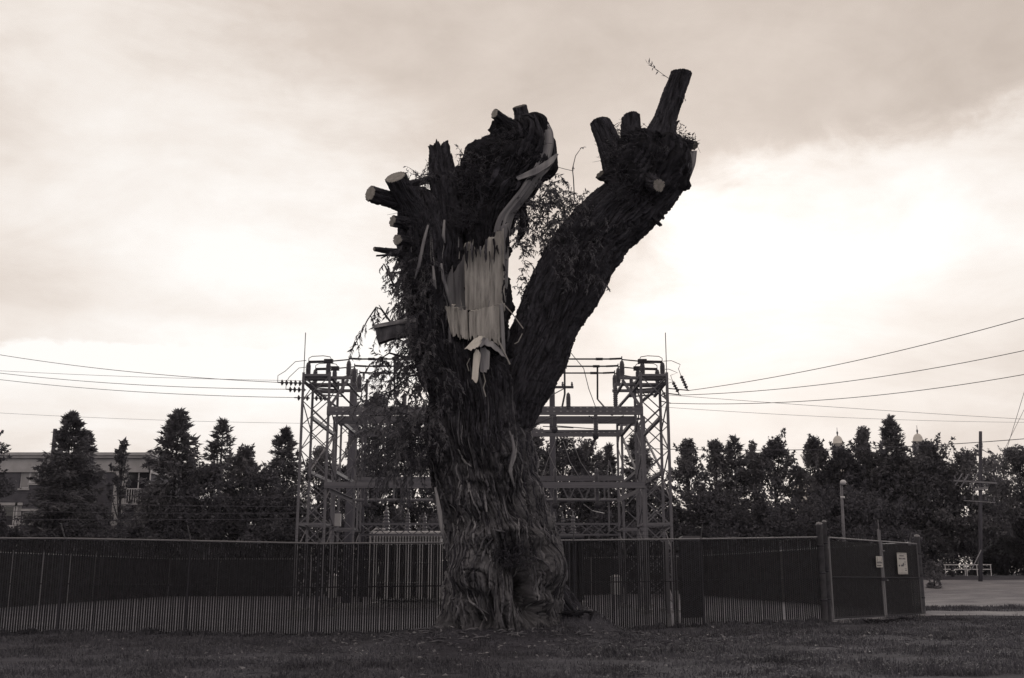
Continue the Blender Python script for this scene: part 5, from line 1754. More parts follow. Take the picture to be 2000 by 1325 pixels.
pole('plain dark pole standing behind the left gantry tower', 692, 722, 55, .22)
p_ = pole('wooden pole with crossarm and bracing behind the willow limb', 1078, 727, 58, .17, [(1050, 757, 1120, 757, .14)])
for s_ in (-1, 1):
    bar('arm_brace', at(1078 + s_ * 26, 758, 57.7), at(1078, 772, 57.7), .05, parent=p_)
bar('top_bracket', at(1064, 737, 57.8), at(1092, 728, 57.8), .08, parent=p_)
bar('top_bracket', at(1064, 728, 57.8), at(1092, 738, 57.8), .08, parent=p_)
pole('dark stub of a pole rising above the left building', 108, 838, 76, .16)
pole('short pole poking up behind the left foliage curtain', 717, 741, 56, .07, name='thin_pole')
p_ = pole('tall wooden pole with crossarms in front of the right trees', 1915, 843, 62, .105, [(1862, 939, 1946, 944, .10), (1900, 957, 1929, 953, .14), (1882, 978, 1944, 982, .05)], pxb=1913)
for (a, b) in (((1866, 948), (1880, 925)), ((1876, 953), (1892, 926)), ((1890, 957), (1912, 920))):
    bar('arm_brace', at(a[0], a[1], 61.7), at(b[0], b[1], 61.7), .05, mat='steel', parent=p_)
for (a, b) in (((1916, 875), (1940, 885)), ((1917, 893), (1945, 893)), ((1917, 918), (1942, 917))):
    MB().tube(catenary(at(a[0], a[1], 61.8), at(b[0], b[1], 61.8), .12, 8), .02, 5).build('service_wire', M['steel'], p_)
MB().tube([at(1916, 1075, 61), at(1898, 1112, 58)], .03, 6).build('guy_wire', M['steel'], p_)
tl = at(1643, 944, 44)
lamp = thing('lamp_post', 'plain pole with small pale rounded lamp head behind the gate', 'lamp', (at(1649, 1050, 44).x, 44, ghs(13, 44)))
bs = at(1648, 1050, 44)
MB().tube([(bs.x + .06, 44, 0), (bs.x, 44, bs.z), (tl.x, 44, tl.z)], [.075, .065, .055], 12).build('shaft', M['steel'], lamp, True)
MB().lathe([(0, -.10), (.08, -.08), (.13, -.02), (.12, .05), (.06, .10), (0, .11)], (tl.x + .05, 43.9, tl.z + .02), 14).build('lamp_head', M['paint'], lamp, True)
MB().lathe([(.07, 0), (.09, 0), (.09, .08), (.07, .08)], (tl.x + .02, 44, tl.z - .62), 12).build('band', M['paint'], lamp, True)

# white pipe railing by the far trees
RY = 72.0
ra_ = at(1846, 1121, RY); ra_.z = ghs(ra_.x, RY)
rail = thing('pipe_railing', 'low white pipe railing at the edge of the lot on the right', 'railing', ra_)
for (px) in (1846, 1884.5, 1888, 1908, 1935):
    x = at(px, 1110, RY).x
    bar('post', (x, RY, ghs(x, RY) - .05), (x, RY, at(px, 1103, RY).z), .06, kind='rod', mat='paint', parent=rail)
for py in (1103.5, 1112.5):
    for (a, b) in ((1843, 1886), (1888, 1936)):
        bar('rail', at(a, py, RY), at(b, py, RY), .06, kind='rod', mat='paint', parent=rail)
bp = at(1861, 1124, 70); bp.z = ghs(bp.x, 70)
bo = thing('bollard', 'short dark post standing before the white pipe railing', 'bollard', bp)
MB().lathe([(0, -.05), (.09, -.05), (.09, .5), (.07, .58), (0, .60)], bp, 12).build('shaft', M['steel_dark'], bo, True)
MB().lathe([(.092, .36), (.1, .36), (.1, .42), (.092, .42)], bp, 12).build('band', M['cabinet'], bo, True)


# ------------------------------------------------------------------ background trees
def leaf_cloud(P, D, L, Wd):
    n = len(P)
    ref = RNG.normal(size=(n, 3)); Sd = np.cross(D, ref); Sd /= np.linalg.norm(Sd, axis=1)[:, None] + 1e-9
    L = L[:, None]; Wd = Wd[:, None]
    V = np.stack([P + Sd * Wd * .62, P + D * L * 1.08, P - Sd * Wd * .62 + D * L * .25], 1).reshape(-1, 3)
    b = np.arange(n) * 3
    return V, np.stack([b, b + 1, b + 2], -1)


def conifer(label, px, pytop, hwpx, Y, nb=150, per=55, mat='needle', sparse=1.0, name='spruce_tree', base=0.04, group='trees beyond the yard'):
    t = at(px, pytop, Y); x = t.x; z0 = ghs(x, Y) ; H = t.z - z0
    R = hwpx * 2.0 * Y / F
    nb = int(nb * 1.5); per = int(per * 1.25)
    th = thing(name, label, 'tree', (x, Y, z0), group)
    MB().tube([(x, Y, z0 - .1), (x, Y, z0 + H * .5), (x, Y, z0 + H * .985)], [H * .018, H * .011, .02], 8).build('trunk', M['trunk'], th, True)
    f = RNG.uniform(base, 1, nb) ** 1.05
    f = np.sort(f)
    az = RNG.uniform(0, 2 * math.pi, nb)
    blen = R * (np.clip((1 - f) * 1.0, 0, 1) ** 0.72 * 0.97 + 0.03) * RNG.uniform(.72, 1.12, nb)
    V, Q = [], []; n0 = 0
    tub = MB()
    for k in range(nb):
        m = int(per * (0.35 + blen[k] / R))
        s = RNG.uniform(0.1, 1, m) ** .7
        d = np.array([math.cos(az[k]), math.sin(az[k]), 0])
        rise = (0.25 if f[k] > .6 else -.05)
        dz = s * blen[k] * rise - (s ** 2) * blen[k] * (.38 - .2 * f[k]) + (s > .8) * .1 * blen[k]
        P = np.array([x, Y, z0 + f[k] * H]) + d * (s * blen[k])[:, None] + np.array([0, 0, 1]) * dz[:, None]
        side = np.array([-d[1], d[0], 0])
        sp = RNG.normal(0, .16, m) * blen[k] * (1.1 - s * .7)
        P = P + side * sp[:, None] + np.array([0, 0, 1]) * (-np.abs(sp) * .35 + RNG.normal(0, .07, m))[:, None]
        D = d * .7 + side * np.sign(sp)[:, None] * .6 + RNG.normal(size=(m, 3)) * .35 + np.array([0, 0, -.15 + .5 * (f[k] > .8)])
        D /= np.linalg.norm(D, axis=1)[:, None]
        L = RNG.uniform(.16, .42, m) * (H / 12) ** .5
        v, q = leaf_cloud(P, D, L, L * RNG.uniform(.22, .42, m))
        V.append(v); Q.append(q + n0); n0 += len(v)
        if k % 3 == 0 and blen[k] > .4 or k < 6:
            c = np.array([x, Y, z0 + f[k] * H])
            e = c + d * blen[k] * .9 + np.array([0, 0, (.9 * rise - .81 * (.38 - .2 * f[k])) * blen[k]])
            tub.tube([c, (c + e) / 2 + np.array([0, 0, .08 * blen[k]]), e], [.04, .03, .012], 4, False)
    m = nb * 14
    ff = RNG.uniform(base, 1, m) ** 1.1; a = RNG.uniform(0, 2 * math.pi, m)
    rr = R * .62 * ((1 - ff) ** .8 + .012) * np.sqrt(RNG.uniform(0, 1, m))
    P = np.stack([x + np.cos(a) * rr, Y + np.sin(a) * rr, z0 + ff * H], -1)
    D = np.stack([np.cos(a), np.sin(a), .2 + 1.5 * (ff > .93)], -1) + RNG.normal(size=(m, 3)) * .4; D /= np.linalg.norm(D, axis=1)[:, None]
    L = RNG.uniform(.16, .42, m) * (H / 12) ** .5
    v, q = leaf_cloud(P, D, L, L * RNG.uniform(.22, .42, m))
    V.append(v); Q.append(q + n0); n0 += len(v)
    crown = obj('crown', mesh_np('crown', np.concatenate(V), [np.concatenate(Q)], M[mat], False), th)
    crown['kind'] = 'stuff'
    if tub.n:
        tub.build('branches', M['trunk'], th)['kind'] = 'stuff'
    return th


def broadleaf(label, px, pytop, hwpx, Y, lobes=36, per=210, mat='leaf_mid', name='broadleaf_tree', low=0.12, leaf=.20, taper=0.5, group='trees beyond the yard', gapy=1.0, cat='tree'):
    t = at(px, pytop, Y); x = t.x; z0 = ghs(x, Y); H = t.z - z0; R = hwpx * 1.26 * Y / F; taper *= .8; lobes = int(lobes * 1.3)
    th = thing(name, label, cat, (x, Y, z0), group)
    rs = random.Random(int(px * 13 + pytop))
    trunk = MB(); top = z0 + H * .8
    trunk.tube([(x, Y, z0 - .1), (x + rs.uniform(-.1, .1) * R, Y, z0 + H * .4), (x, Y, top)], [max(.06, H * .02), H * .013, .03], 8)
    trunk.build('trunk', M['trunk'], th, True)
    lim = MB(); V, Q = [], []; n0 = 0
    cz = z0 + H * (low + 1) / 2; hz = H * (1 - low) / 2
    for k in range(lobes):
        if k == 0:
            c = np.array([x, Y, z0 + H - R * .26]); rad = R * .27
        else:
            u = rs.uniform(-1, 1) if k > 6 else rs.uniform(.55, 1.02); a = rs.uniform(0, 2 * math.pi)
            prof = max(0, 1 - abs(u) ** 2.6) ** .5 * (1 - taper * max(0, u)) * rs.uniform(.5, .95)
            c = np.array([x + math.cos(a) * R * prof, Y + math.sin(a) * R * prof, cz + u * hz * .9])
            rad = R * rs.uniform(.13, .38) * (1 - .35 * max(0, u))
        st = np.array([x, Y, max(z0 + H * .15, c[2] - hz * .55)])
        lim.tube([st, (st + c) / 2 + np.array([0, 0, -.05 * R]), c], [.05 * H / 12, .035 * H / 12, .012], 4, False)
        m = int(per * 1.3 * (rad / (R * .28)) ** 1.4)
        d = RNG.normal(size=(m, 3)); d /= np.linalg.norm(d, axis=1)[:, None]
        nz = fbm(d * 1.7 + k * 3.3, 2)
        P = c + d * (rad * (RNG.uniform(.25, 1, m) ** .55) * (1 + .55 * nz * gapy))[:, None] * np.array([1, 1, .8])
        D = d * .5 + RNG.normal(size=(m, 3)) * .8 + np.array([0, 0, -.2]); D /= np.linalg.norm(D, axis=1)[:, None]
        L = RNG.uniform(.6, 1.25, m) * leaf
        v, q = leaf_cloud(P, D, L, L * RNG.uniform(.45, .8, m))
        V.append(v); Q.append(q + n0); n0 += len(v)
    for k in range(int(lobes * .7)):
        u = rs.uniform(-.2, .95); a = rs.uniform(0, 2 * math.pi)
        pr_ = max(0, 1 - abs(u) ** 2.6) ** .5 * (1 - taper * max(0, u)) * R * rs.uniform(.45, .95)
        c = np.array([x + math.cos(a) * pr_, Y + math.sin(a) * pr_, cz + u * hz * .9])
        dr = np.array([math.cos(a) * .45, math.sin(a) * .45, rs.uniform(.3, 1.2)]); dr /= np.linalg.norm(dr)
        ln_ = R * rs.uniform(.25, .6); m = int(26 + 40 * ln_ / 1.5)
        s_ = RNG.uniform(0, 1, m)
        P = c + dr * (s_ * ln_)[:, None] + RNG.normal(size=(m, 3)) * (.10 * ln_ * (1.15 - s_))[:, None]
        D = dr * .5 + RNG.normal(size=(m, 3)) * .7; D /= np.linalg.norm(D, axis=1)[:, None]
        L = RNG.uniform(.6, 1.2, m) * leaf
        v, q = leaf_cloud(P, D, L, L * RNG.uniform(.4, .7, m))
        V.append(v); Q.append(q + n0); n0 += len(v)
    m = int(lobes * per * .45)
    u = RNG.uniform(-1, 1, m); a = RNG.uniform(0, 2 * math.pi, m)
    pr = np.sqrt(np.maximum(0, 1 - np.abs(u) ** 2.6)) * (1 - taper * np.maximum(0, u)) * np.sqrt(RNG.uniform(0, 1, m)) * R * .8
    P = np.stack([x + np.cos(a) * pr, Y + np.sin(a) * pr, cz + u * hz * .86], -1)
    P = P[fbm(P * (2.2 / max(R, .5)), 2) > -.12 * gapy]; m = len(P)
    D = RNG.normal(size=(m, 3)); D /= np.linalg.norm(D, axis=1)[:, None]
    L = RNG.uniform(.6, 1.25, m) * leaf
    v, q = leaf_cloud(P, D, L, L * RNG.uniform(.45, .8, m))
    V.append(v); Q.append(q + n0); n0 += len(v)
    lim.build('limbs', M['trunk'], th)
    crown = obj('crown', mesh_np('crown', np.concatenate(V), [np.concatenate(Q)], M[mat], False), th)
    crown['kind'] = 'stuff'
    return th


conifer('tall pointed spruce in front of the flat-roofed building', 140, 810, 58, 72, 190, 60)
conifer('shorter spruce shoulder right beside the tall pointed spruce', 172, 848, 40, 74, 120, 50)
conifer('dense spruce right of the building corner', 350, 804, 62, 72, 200, 60)
conifer('loose ragged spruce between the dense spruce and the left tower', 436, 822, 50, 76, 95, 42)
broadleaf('airy pale-leaved tree beside the ragged spruce', 478, 868, 40, 75, 30, 130, 'leaf_mid', leaf=.24)
conifer('narrow-topped spruce just left of the left gantry tower', 558, 840, 48, 76, 150, 55)
broadleaf('rounded tree directly behind the left gantry tower', 625, 872, 50, 78, 34, 190)
broadleaf('dark tree cut by the left edge of the picture', -56, 775, 64, 68, 40, 230, 'leaf_dark', taper=.4)
broadleaf('dark low-hanging tree below the left edge tree', -24, 905, 34, 67, 30, 200, 'leaf_dark', taper=.2)
broadleaf('slender birch-like tree before the building wall', 243, 858, 22, 73, 20, 55, 'leaf_mid', name='young_tree', leaf=.2, low=.2)
broadleaf('bushy tree low between the left windows', 108, 975, 34, 72, 26, 150, 'leaf_mid', taper=.2)
broadleaf('dark tree under the dense spruce', 305, 945, 44, 71, 34, 190, 'leaf_mid', taper=.3)
broadleaf('dark rounded tree between the two spruces', 415, 905, 60, 71, 36, 200, 'leaf_dark', taper=.3)
broadleaf('dark rounded tree left of the tower foot', 520, 915, 62, 72, 36, 200, 'leaf_dark', taper=.3)
broadleaf('tall dense tree behind the hanging willow curtain', 738, 765, 52, 74, 44, 230, 'leaf_dark', taper=.3)
broadleaf('dense tree between the curtain and the trunk', 805, 800, 52, 76, 40, 220, 'leaf_dark', taper=.3)
broadleaf('dark tree low behind the left transformer', 680, 905, 60, 72, 36, 200, 'leaf_dark', taper=.3)
broadleaf('dark tree directly behind the willow trunk', 900, 860, 66, 76, 36, 180, 'leaf_dark', taper=.3)
conifer('small spruce peeping out right of the willow trunk', 1040, 815, 38, 74, 120, 52)
broadleaf('rounded dark tree behind the right bay of the gantry', 1098, 846, 52, 76, 40, 210, 'leaf_dark', taper=.35)
broadleaf('tree behind the right bay next to the pointed ones', 1150, 856, 40, 78, 34, 200, 'leaf_mid')
conifer('small pointed spruce in the right bay of the gantry', 1190, 872, 28, 75, 90, 45)
conifer('spruce seen through the right gantry tower', 1246, 838, 40, 74, 130, 52)
broadleaf('low dark tree under the right bay', 1130, 930, 80, 73, 36, 200, 'leaf_dark', taper=.2)
broadleaf('low dark tree behind the right tower feet', 1260, 930, 60, 72, 36, 200, 'leaf_dark', taper=.2)
broadleaf('tall tree just right of the right gantry tower', 1342, 856, 40, 74, 34, 190, 'leaf_mid', taper=.9)
broadleaf('slightly lower tree next right of the tower tree', 1397, 858, 38, 76, 36, 200, 'leaf_mid', taper=.6)
conifer('thin pointed conifer between broad trees on the right', 1434, 855, 38, 76, 110, 50)
broadleaf('airy pine with sky showing through its trunk', 1511, 852, 46, 76, 34, 130, 'needle', name='pine_tree', low=.3, leaf=.24, taper=.5)
broadleaf('sparse small tree left of the airy pine', 1468, 862, 22, 78, 22, 80, 'leaf_mid', leaf=.22)
broadleaf('spiky-topped tree left of the first dome', 1588, 852, 40, 76, 36, 190, 'leaf_mid', taper=.9)
broadleaf('dark tree covering the first dome from below', 1642, 872, 46, 75, 38, 200, 'leaf_dark', taper=.5)
broadleaf('narrow tree standing between the two domes', 1684, 832, 32, 76, 36, 180, 'leaf_mid', taper=1.0)
conifer('highest tree of the right row', 1737, 817, 40, 75, 130, 52, 'leaf_mid', name='conifer_tree')
broadleaf('rounded tree hiding the base of the second dome', 1808, 858, 40, 74, 40, 200, 'leaf_mid', taper=.5)
broadleaf('broad black tree above the white railing', 1760, 900, 104, 77, 60, 330, 'leaf_dark', taper=.2, low=.14, leaf=.24)
broadleaf('lower tree behind the tall crossarm pole', 1885, 876, 55, 74, 38, 200, 'leaf_mid', taper=.3)
broadleaf('large tree at the right edge of the picture', 1985, 870, 62, 77, 44, 240, 'leaf_mid', taper=.3)
broadleaf('low bushy tree under the pole at the right', 1950, 985, 48, 80, 36, 200, 'leaf_dark', taper=.2, low=.02)
broadleaf('low bushy tree at the right edge below the large tree', 2010, 1000, 46, 79, 34, 200, 'leaf_dark', taper=.2, low=.02)
broadleaf('low dark tree behind the gate', 1660, 960, 80, 70, 40, 230, 'leaf_dark', taper=.2, low=.05)
broadleaf('low dark tree beneath the airy pine', 1510, 985, 80, 71, 40, 220, 'leaf_dark', taper=.2, low=.05)
broadleaf('low dark tree right of the gantry base', 1390, 960, 70, 71, 40, 220, 'leaf_dark', taper=.2, low=.05)
hedge = [(30, 1038), (140, 1010), (235, 1025), (330, 1000), (430, 1000), (530, 1000), (630, 1010), (740, 1005), (850, 1000), (960, 1000), (1070, 1000), (1180, 1000), (1290, 1005), (1400, 1010), (1510, 1010), (1620, 1020), (1740, 1030), (1850, 1060), (1960, 1060), (2060, 1060)]
for k, (px, py) in enumerate(hedge):
    nm = ['first', 'second', 'third', 'fourth', 'fifth', 'sixth', 'seventh', 'eighth', 'ninth', 'tenth', 'eleventh', 'twelfth', 'thirteenth', 'fourteenth', 'fifteenth', 'sixteenth', 'seventeenth', 'eighteenth', 'nineteenth', 'twentieth'][k]
    broadleaf('dark shrub behind the back fence, ' + nm + ' from the left', px, py, 58, 70.6 if px < 1800 else 84, 24, 130, 'leaf_dark', name='shrub', taper=.1, low=-.3, group='shrubs behind the back fence', cat='shrub')
broadleaf('small bush at the foot of the far gate post', 1822, 1098, 16, 57, 14, 90, 'leaf_mid', name='shrub', taper=.1, low=-.2, leaf=.12, group='shrubs behind the back fence', cat='shrub')

# ------------------------------------------------------------------ flat-roofed building, left
BY = 80.0
bx0, bx1 = at(-260, 900, BY).x, at(288, 900, BY).x
bz = at(1000, 885, BY).z
bld = thing('flat_roofed_building', 'flat-roofed brick building with pale cornice behind the left spruces', 'building', ((bx0 + bx1) / 2, BY, 0))
WN = []   # window openings (x0,x1,z0,z1)


def wx(px): return at(px, 950, BY).x
def wz(py): return at(1000, py, BY).z


for (pa, pb, ta, tb_) in ((38, 56, 914, 954), (56, 93, 914, 944), (224, 246, 918, 1020), (246, 292, 912, 985), (-10, 36, 988, 1028), (36, 46, 988, 1032), (48, 96, 1000, 1022), (-120, -60, 914, 950), (-120, -60, 990, 1026)):
    WN.append((wx(pa), wx(pb), wz(tb_), wz(ta)))
# wall built as piers and spandrels around the openings
xs_e = sorted(set([bx0, bx1] + [v for w in WN for v in w[:2]])); zs_e = sorted(set([0.0, bz - 1.45] + [v for w in WN for v in w[2:]]))
mb = MB()
for i in range(len(xs_e) - 1):
    for j in range(len(zs_e) - 1):
        cx_, cz_ = (xs_e[i] + xs_e[i + 1]) / 2, (zs_e[j] + zs_e[j + 1]) / 2
        if any(w[0] < cx_ < w[1] and w[2] < cz_ < w[3] for w in WN):
            continue
        a, b, c, d = xs_e[i], xs_e[i + 1], zs_e[j], zs_e[j + 1]
        mb.add([(a, BY, c), (b, BY, c), (b, BY, d), (a, BY, d), (a, BY + .3, c), (b, BY + .3, c), (b, BY + .3, d), (a, BY + .3, d)],
               [(0, 1, 2, 3), (0, 4, 5, 1), (1, 5, 6, 2), (2, 6, 7, 3), (3, 7, 4, 0)])
mb.build('wall', M['brick'], bld)
MB().box((bx0, BY + .31, 0), (bx1, BY + 14, bz - 1.5)).build('core', M['brick'], bld)
cor = MB()
for (o_, z0_, z1_) in ((.12, bz - 1.45, bz - .95), (.05, bz - .949, bz - .40), (.30, bz - .399, bz - .22), (.42, bz - .219, bz)):
    cor.box((bx0 - o_, BY - o_, z0_), (bx1 + o_, BY + 14 + o_, z1_))
cor.build('cornice', M['trim'], bld)
for k, w in enumerate(WN):
    wd, hh = w[1] - w[0], w[3] - w[2]
    f = MB(); t_ = .07
    f.box((w[0], BY + .08, w[2]), (w[0] + t_, BY + .16, w[3])); f.box((w[1] - t_, BY + .08, w[2]), (w[1], BY + .16, w[3]))
    f.box((w[0] + t_, BY + .08, w[2]), (w[1] - t_, BY + .16, w[2] + t_)); f.box((w[0] + t_, BY + .08, w[3] - t_), (w[1] - t_, BY + .16, w[3]))
    win = f.build('window', M['paint'], bld)
    MB().box((w[0] + t_, BY + .12, w[2] + t_), (w[1] - t_, BY + .14, w[3] - t_)).build('pane', M['curtain'] if k in (0, 5) else M['glass'], win)
    if wd > .9:
        for fr_ in ((.42, .9) if k in (1, 4) else (.5,)):
            x = w[0] + wd * fr_
            MB().box((x - .04, BY + .07, w[2] + t_), (x + .04, BY + .115, w[3] - t_)).build('mullion', M['paint'], win)
    if k == 1:
        MB().box((w[0] + t_, BY + .10, w[2] + t_), (w[0] + wd * .33, BY + .118, w[3] - t_)).build('blind', M['curtain'], win)
    if k == 4:
        MB().box((w[0] + t_, BY + .10, w[2] + t_), (w[1] - t_, BY + .118, w[2] + hh * .5)).build('blind', M['steel_dark'], win)
    MB().box((w[0] - .08, BY - .10, w[2] - .14), (w[1] + .08, BY - .003, w[2] - .02)).build('sill', M['trim'], bld)
    MB().box((w[0] - .08, BY - .06, w[3] + .02), (w[1] + .08, BY - .004, w[3] + .22)).build('lintel', M['trim'], bld)
# balcony with railing on the right bay
bx_a, bx_b = wx(248), wx(285)
MB().box((bx_a, BY - 1.0, wz(988)), (bx_b, BY - .12, wz(984))).build('balcony_slab', M['trim'], bld)
bl = MB(); bl.box((bx_a, BY - 1.0, wz(958)), (bx_b, BY - .95, wz(956))); o_ = bl.build('balcony_rail', M['paint'], bld)
for k in range(9):
    x = bx_a + (bx_b - bx_a) * k / 8
    MB().box((x - .025, BY - .99, wz(984)), (x + .025, BY - .96, wz(958))).build('baluster', M['paint'], bld)
MB().box((wx(223), BY - .12, 0), (wx(246), BY - .005, bz - 1.46)).build('pier', M['trim'], bld)
MB().tube([(wx(80), BY + 4, bz), (wx(80), BY + 4, bz + .9)], .04, 6).build('vent_pipe', M['steel'], bld)

# ------------------------------------------------------------------ church with two pale domes far off
CY = 210.0
ch = thing('church', 'distant pale church whose two domed towers rise above the right trees', 'church', (at(1712, 900, CY).x, CY, 0))
for px, pyt in ((1635, 842), (1791, 838)):
    c = at(px, pyt, CY); x = c.x; u = CY / F
    r = 9.5 * u
    zb = c.z - 24 * u
    pr = [(0, 0), (r * 1.06, 0), (r * 1.06, zb - 30 * u), (r * .92, zb - 29 * u), (r * .92, zb - 3 * u), (r * 1.25, zb - 2 * u), (r * 1.25, zb), (r * 1.02, zb + .5 * u), (r * 1.02, zb + 2 * u)]
    tw_ = MB().lathe(pr, (x, CY, 0), 24).build('tower', M['dome'], ch, True)
    dm = [(r * 1.02, zb + 2 * u)] + [(r * .98 * math.cos(a), zb + 2 * u + r * 1.35 * math.sin(a)) for a in np.linspace(0.05, 1.45, 10)]
    d_ = MB().lathe(dm, (x, CY, 0), 24).build('dome', M['dome'], tw_, True)
    zt_d = zb + 2 * u + r * 1.35
    MB().lathe([(0, zt_d - .1), (r * .16, zt_d - .05), (r * .12, zt_d + .25), (.16, zt_d + .35), (.22, zt_d + .55), (.1, zt_d + .8), (.05, zt_d + .9), (.05, zt_d + 1.6), (0, zt_d + 1.6)], (x, CY, 0), 10).build('finial', M['steel'], tw_, True)
    for k in range(8):
        a = k * math.pi / 4 + .2
        p = Vector((x + math.cos(a) * r * .93, CY + math.sin(a) * r * .93, zb - 24 * u))
        MB().box(p + Vector((-.25, -.25, 0)), p + Vector((.25, .25, 18 * u))).build('louvre', M['steel'], tw_)
MB().box((at(1620, 900, CY).x, CY + 3, 0), (at(1806, 900, CY).x, CY + 30, at(1000, 925, CY).z)).build('nave', M['dome'], ch)

# ------------------------------------------------------------------ turf, litter
def blades(name, n, xr, yr, mat, h=(.03, .09), dens=None, w=.008):
    x = RNG.uniform(xr[0], xr[1], n); y = yr[0] + (yr[1] - yr[0]) * RNG.uniform(0, 1, n) ** 1.15
    pat = fbm(np.stack([x * .55, y * .55, x * 0 + 9], -1), 4)
    keep = (RNG.uniform(-.75, .75, n) < pat * 1.5 + .12)
    fy = np.where(x < CX, fence_y(x), CYC - .5 + (x - CX) * 1.1) - .06
    keep &= (y < fy) | (x > 14)
    keep &= np.abs(x) < y * .53 + 1.2
    x, y, pat = x[keep], y[keep], pat[keep]; n = len(x)
    z = gh(x, y)
    hh = RNG.uniform(h[0], h[1], n) * (1 + .9 * np.clip(pat, -.6, 1.2))
    clump = np.clip(fbm(np.stack([x * 2.6, y * 2.6, x * 0 + 3], -1), 2), 0, 1); hh = hh * (1 + 1.6 * clump)
    az = RNG.uniform(0, 2 * math.pi, n); ln = RNG.uniform(.15, .95, n)
    d = np.stack([np.cos(az), np.sin(az), 0 * az], -1)
    s = np.stack([-d[:, 1], d[:, 0], 0 * az], -1) * (w * RNG.uniform(.6, 1.5, n))[:, None]
    b = np.stack([x, y, z - .01], -1); up = np.array([0, 0, 1.0])
    tip = b + up * (hh * (1.1 - .45 * ln))[:, None] + d * (hh * ln)[:, None]
    mid = b + up * (hh * .62)[:, None] + d * (hh * ln * .30)[:, None]
    V = np.stack([b - s, b + s, mid - s * .8, mid + s * .8, tip], 1).reshape(-1, 3)
    k = np.arange(n) * 5
    o = obj(name, mesh_np(name, V, [np.stack([k, k + 1, k + 3, k + 2], -1), np.stack([k + 2, k + 3, k + 4], -1)], M[mat], False))
    o['kind'] = 'stuff'
    return o


gr = blades('grass', 290000, (-16, 17), (15.2, 33.0), 'grass')
tag(gr, 'short patchy turf in the foreground', 'grass')


def weeds(name, label, n, line, h, spread, wd=.010):
    t = RNG.uniform(0, 1, n)
    cl = fbm(np.stack([t * 60, t * 0, t * 0 + 5], -1), 2)
    ok = cl > -.12; t = t[ok]; cl = cl[ok]; n = len(t)
    (xa, ya), (xb, yb_) = line
    x = xa + (xb - xa) * t + RNG.normal(0, .03, n); y = ya + (yb_ - ya) * t - np.abs(RNG.normal(0, spread, n))
    z = gh(x, y) + .01
    hh = RNG.uniform(.4, 1, n) * h * (0.5 + np.clip(cl + .3, 0, 1.2))
    az = RNG.uniform(0, 6.283, n); d = np.stack([np.cos(az), np.sin(az), 0 * az], -1); s = np.stack([-d[:, 1], d[:, 0], 0 * az], -1) * wd
    b = np.stack([x, y, z - .01], -1); ln = RNG.uniform(.1, .7, n)
    mid = b + np.array([0, 0, 1.]) * (hh * .6)[:, None] + d * (hh * ln * .3)[:, None]
    tip = b + np.array([0, 0, 1.]) * (hh * (1.05 - .3 * ln))[:, None] + d * (hh * ln)[:, None]
    V = np.stack([b - s, b + s, mid - s * .8, mid + s * .8, tip], 1).reshape(-1, 3); k = np.arange(n) * 5
    o = obj(name, mesh_np(name, V, [np.stack([k, k + 1, k + 3, k + 2], -1), np.stack([k + 2, k + 3, k + 4], -1)], M['grass'], False))
    o['kind'] = 'stuff'
    tag(o, label, 'grass')


weeds('weeds', 'taller weeds along the foot of the long front fence', 16000, ((-15, fence_y(-15) - .05), (8.4, fence_y(8.4) - .05)), .16, .16)
weeds('weeds', 'rough grass verge between the dirt road and the gravel lot', 16000, ((13.6, 41.2), (34, 43.2)), .16, 1.4)
weeds('weeds', 'ragged grass at the near edge of the dirt road by the gate', 9000, ((9.2, 30.2), (22, 34.2)), .10, .5)
ch_ = MB()
for _ in range(110):
    a = random.uniform(0, 6.283); r = 1.35 + abs(random.gauss(0, .9))
    x, y = math.cos(a) * r * 1.1 - .1, 24.4 + math.sin(a) * r
    if y > 25.2:
        continue
    p = Vector((x, y, ghs(x, y) + random.uniform(.02, .07))); b = random.uniform(0, 6.283); l = random.uniform(.05, .22)
    d = Vector((math.cos(b), math.sin(b), random.uniform(-.25, .25))) * l
    ch_.tube([p - d, p + Vector((0, 0, .015)), p + d], [.008, random.uniform(.012, .03), .006], 4)
o_ = ch_.build('bark_chips', M['ridge']); o_['kind'] = 'stuff'
tag(o_, 'loose chips of bark strewn round the willow base', 'bark')


def litter(n, mat, xr, yr, s, name, label, cat, near=None):
    x = RNG.uniform(*xr, n); y = RNG.uniform(*yr, n)
    if near is not None:
        k = int(n * .6)
        x[:k] = near[0] + RNG.normal(0, near[2], k); y[:k] = near[1] + RNG.normal(0, near[3], k)
    fy = np.where(x < CX, fence_y(x), CYC - .5 + (x - CX) * 1.1) - .1
    ok = (y < fy) & (np.abs(x) < y * .53 + 1); x, y = x[ok], y[ok]; n = len(x)
    P = np.stack([x, y, gh(x, y) + RNG.uniform(.02, .06, n)], -1)
    D = RNG.normal(size=(n, 3)) * np.array([1, 1, .25]); D /= np.linalg.norm(D, axis=1)[:, None]
    L = RNG.uniform(*s, n)
    o = leaves_mesh(name, P, D, L, L * RNG.uniform(.3, .6, n), M[mat])
    tag(o, label, cat)
    return o


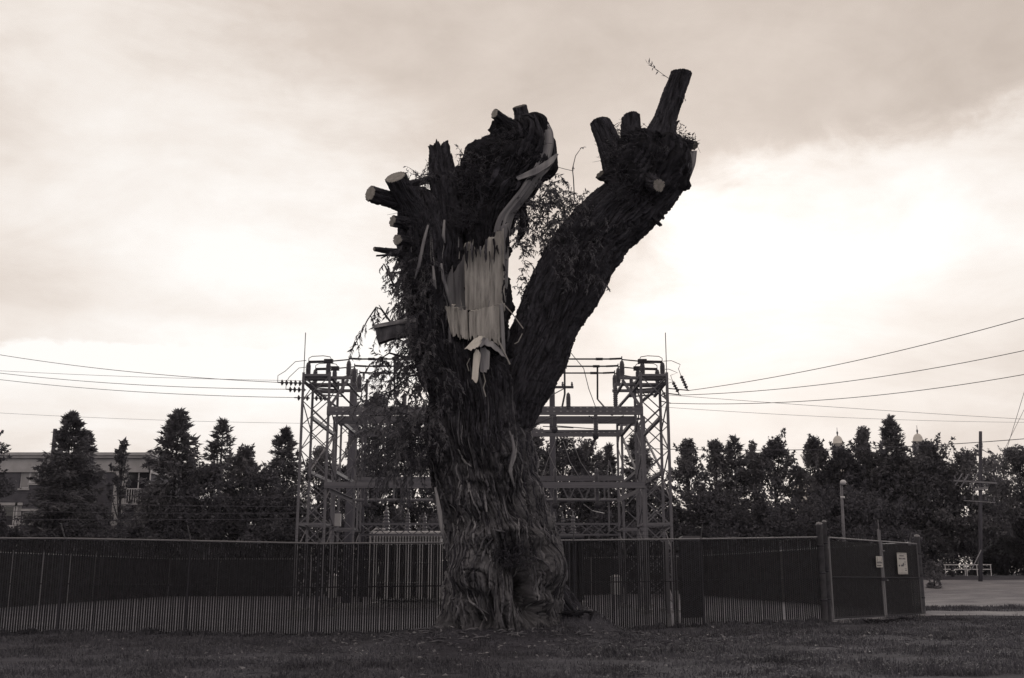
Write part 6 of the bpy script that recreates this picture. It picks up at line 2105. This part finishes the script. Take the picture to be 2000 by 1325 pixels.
litter(900, 'litter', (-14, 15), (16, 29), (.05, .12), 'leaf_litter', 'pale fallen leaves and chips scattered over the turf', 'leaves', (0.3, 22.8, 3.5, 1.6))
tw = MB()
for _ in range(420):
    if random.random() < .6:
        x, y = 0.4 + random.gauss(0, 2.6), 22.9 + random.gauss(0, 1.3)
    else:
        x, y = random.uniform(-13, 14), random.uniform(16.5, 27)
    if y > fence_y(x) - .15:
        continue
    a = random.uniform(0, 6.3); l = random.uniform(.1, .55); d = Vector((math.cos(a), math.sin(a), 0))
    p = Vector((x, y, ghs(x, y) + .03)); q = p + d * l
    q.z = ghs(q.x, q.y) + random.uniform(.02, .10)
    tw.tube([p, p.lerp(q, .5) + Vector((random.gauss(0, .03), random.gauss(0, .03), .02)), q], [.008, .007, .003], 4, False)
o_ = tw.build('fallen_twigs', M['twig']); o_['kind'] = 'stuff'
tag(o_, 'scatter of fallen twigs around the willow base', 'twigs')
# heaps of bark by the gate and the root
for (px, py, Y, s, lab) in ((1722, 1224, 29.4, .42, 'dark heap of bark pieces on the dirt before the gate'), (1770, 1217, 30.3, .22, 'small dark clod on the dirt below the notice'), (1128, 1182, 24.2, .38, 'clump of dark debris caught beside the willow root')):
    c = at(px, py, Y); c.z = ghs(c.x, Y)
    th = thing('bark_heap', lab, 'debris', c)
    for k in range(16 if s > .3 else 7):
        a = random.uniform(0, 6.3); r = random.uniform(0, s)
        p = c + Vector((math.cos(a) * r, math.sin(a) * r * .6, random.uniform(.01, .10)))
        d = Vector((random.gauss(0, 1), random.gauss(0, .6), random.gauss(0, .3))).normalized() * random.uniform(.08, .22)
        MB().tube([p - d, p + Vector((0, 0, .02)), p + d], [.015, .035, .01], 5).build('bark_piece', M['bark_dark'], th)

# ------------------------------------------------------------------ air
hz_ = MB(); hz_.box((-260, -30, -1.6), (260, 300, 46))
hm, k_, b_ = mat_new('haze')
pv = k_.node('ShaderNodeVolumePrincipled')
pv.inputs['Density'].default_value = 0.00012
pv.inputs['Color'].default_value = (0.93, 0.93, 1.0, 1)
pv.inputs['Anisotropy'].default_value = 0.2
out_ = [n_ for n_ in k_.n if n_.type == 'OUTPUT_MATERIAL'][0]
k_.n.remove(b_)
k_.l.new(pv.outputs[0], out_.inputs['Volume'])
hz = hz_.build('haze', hm); hz['kind'] = 'stuff'
tag(hz, 'thin evening haze over the yard', 'haze')
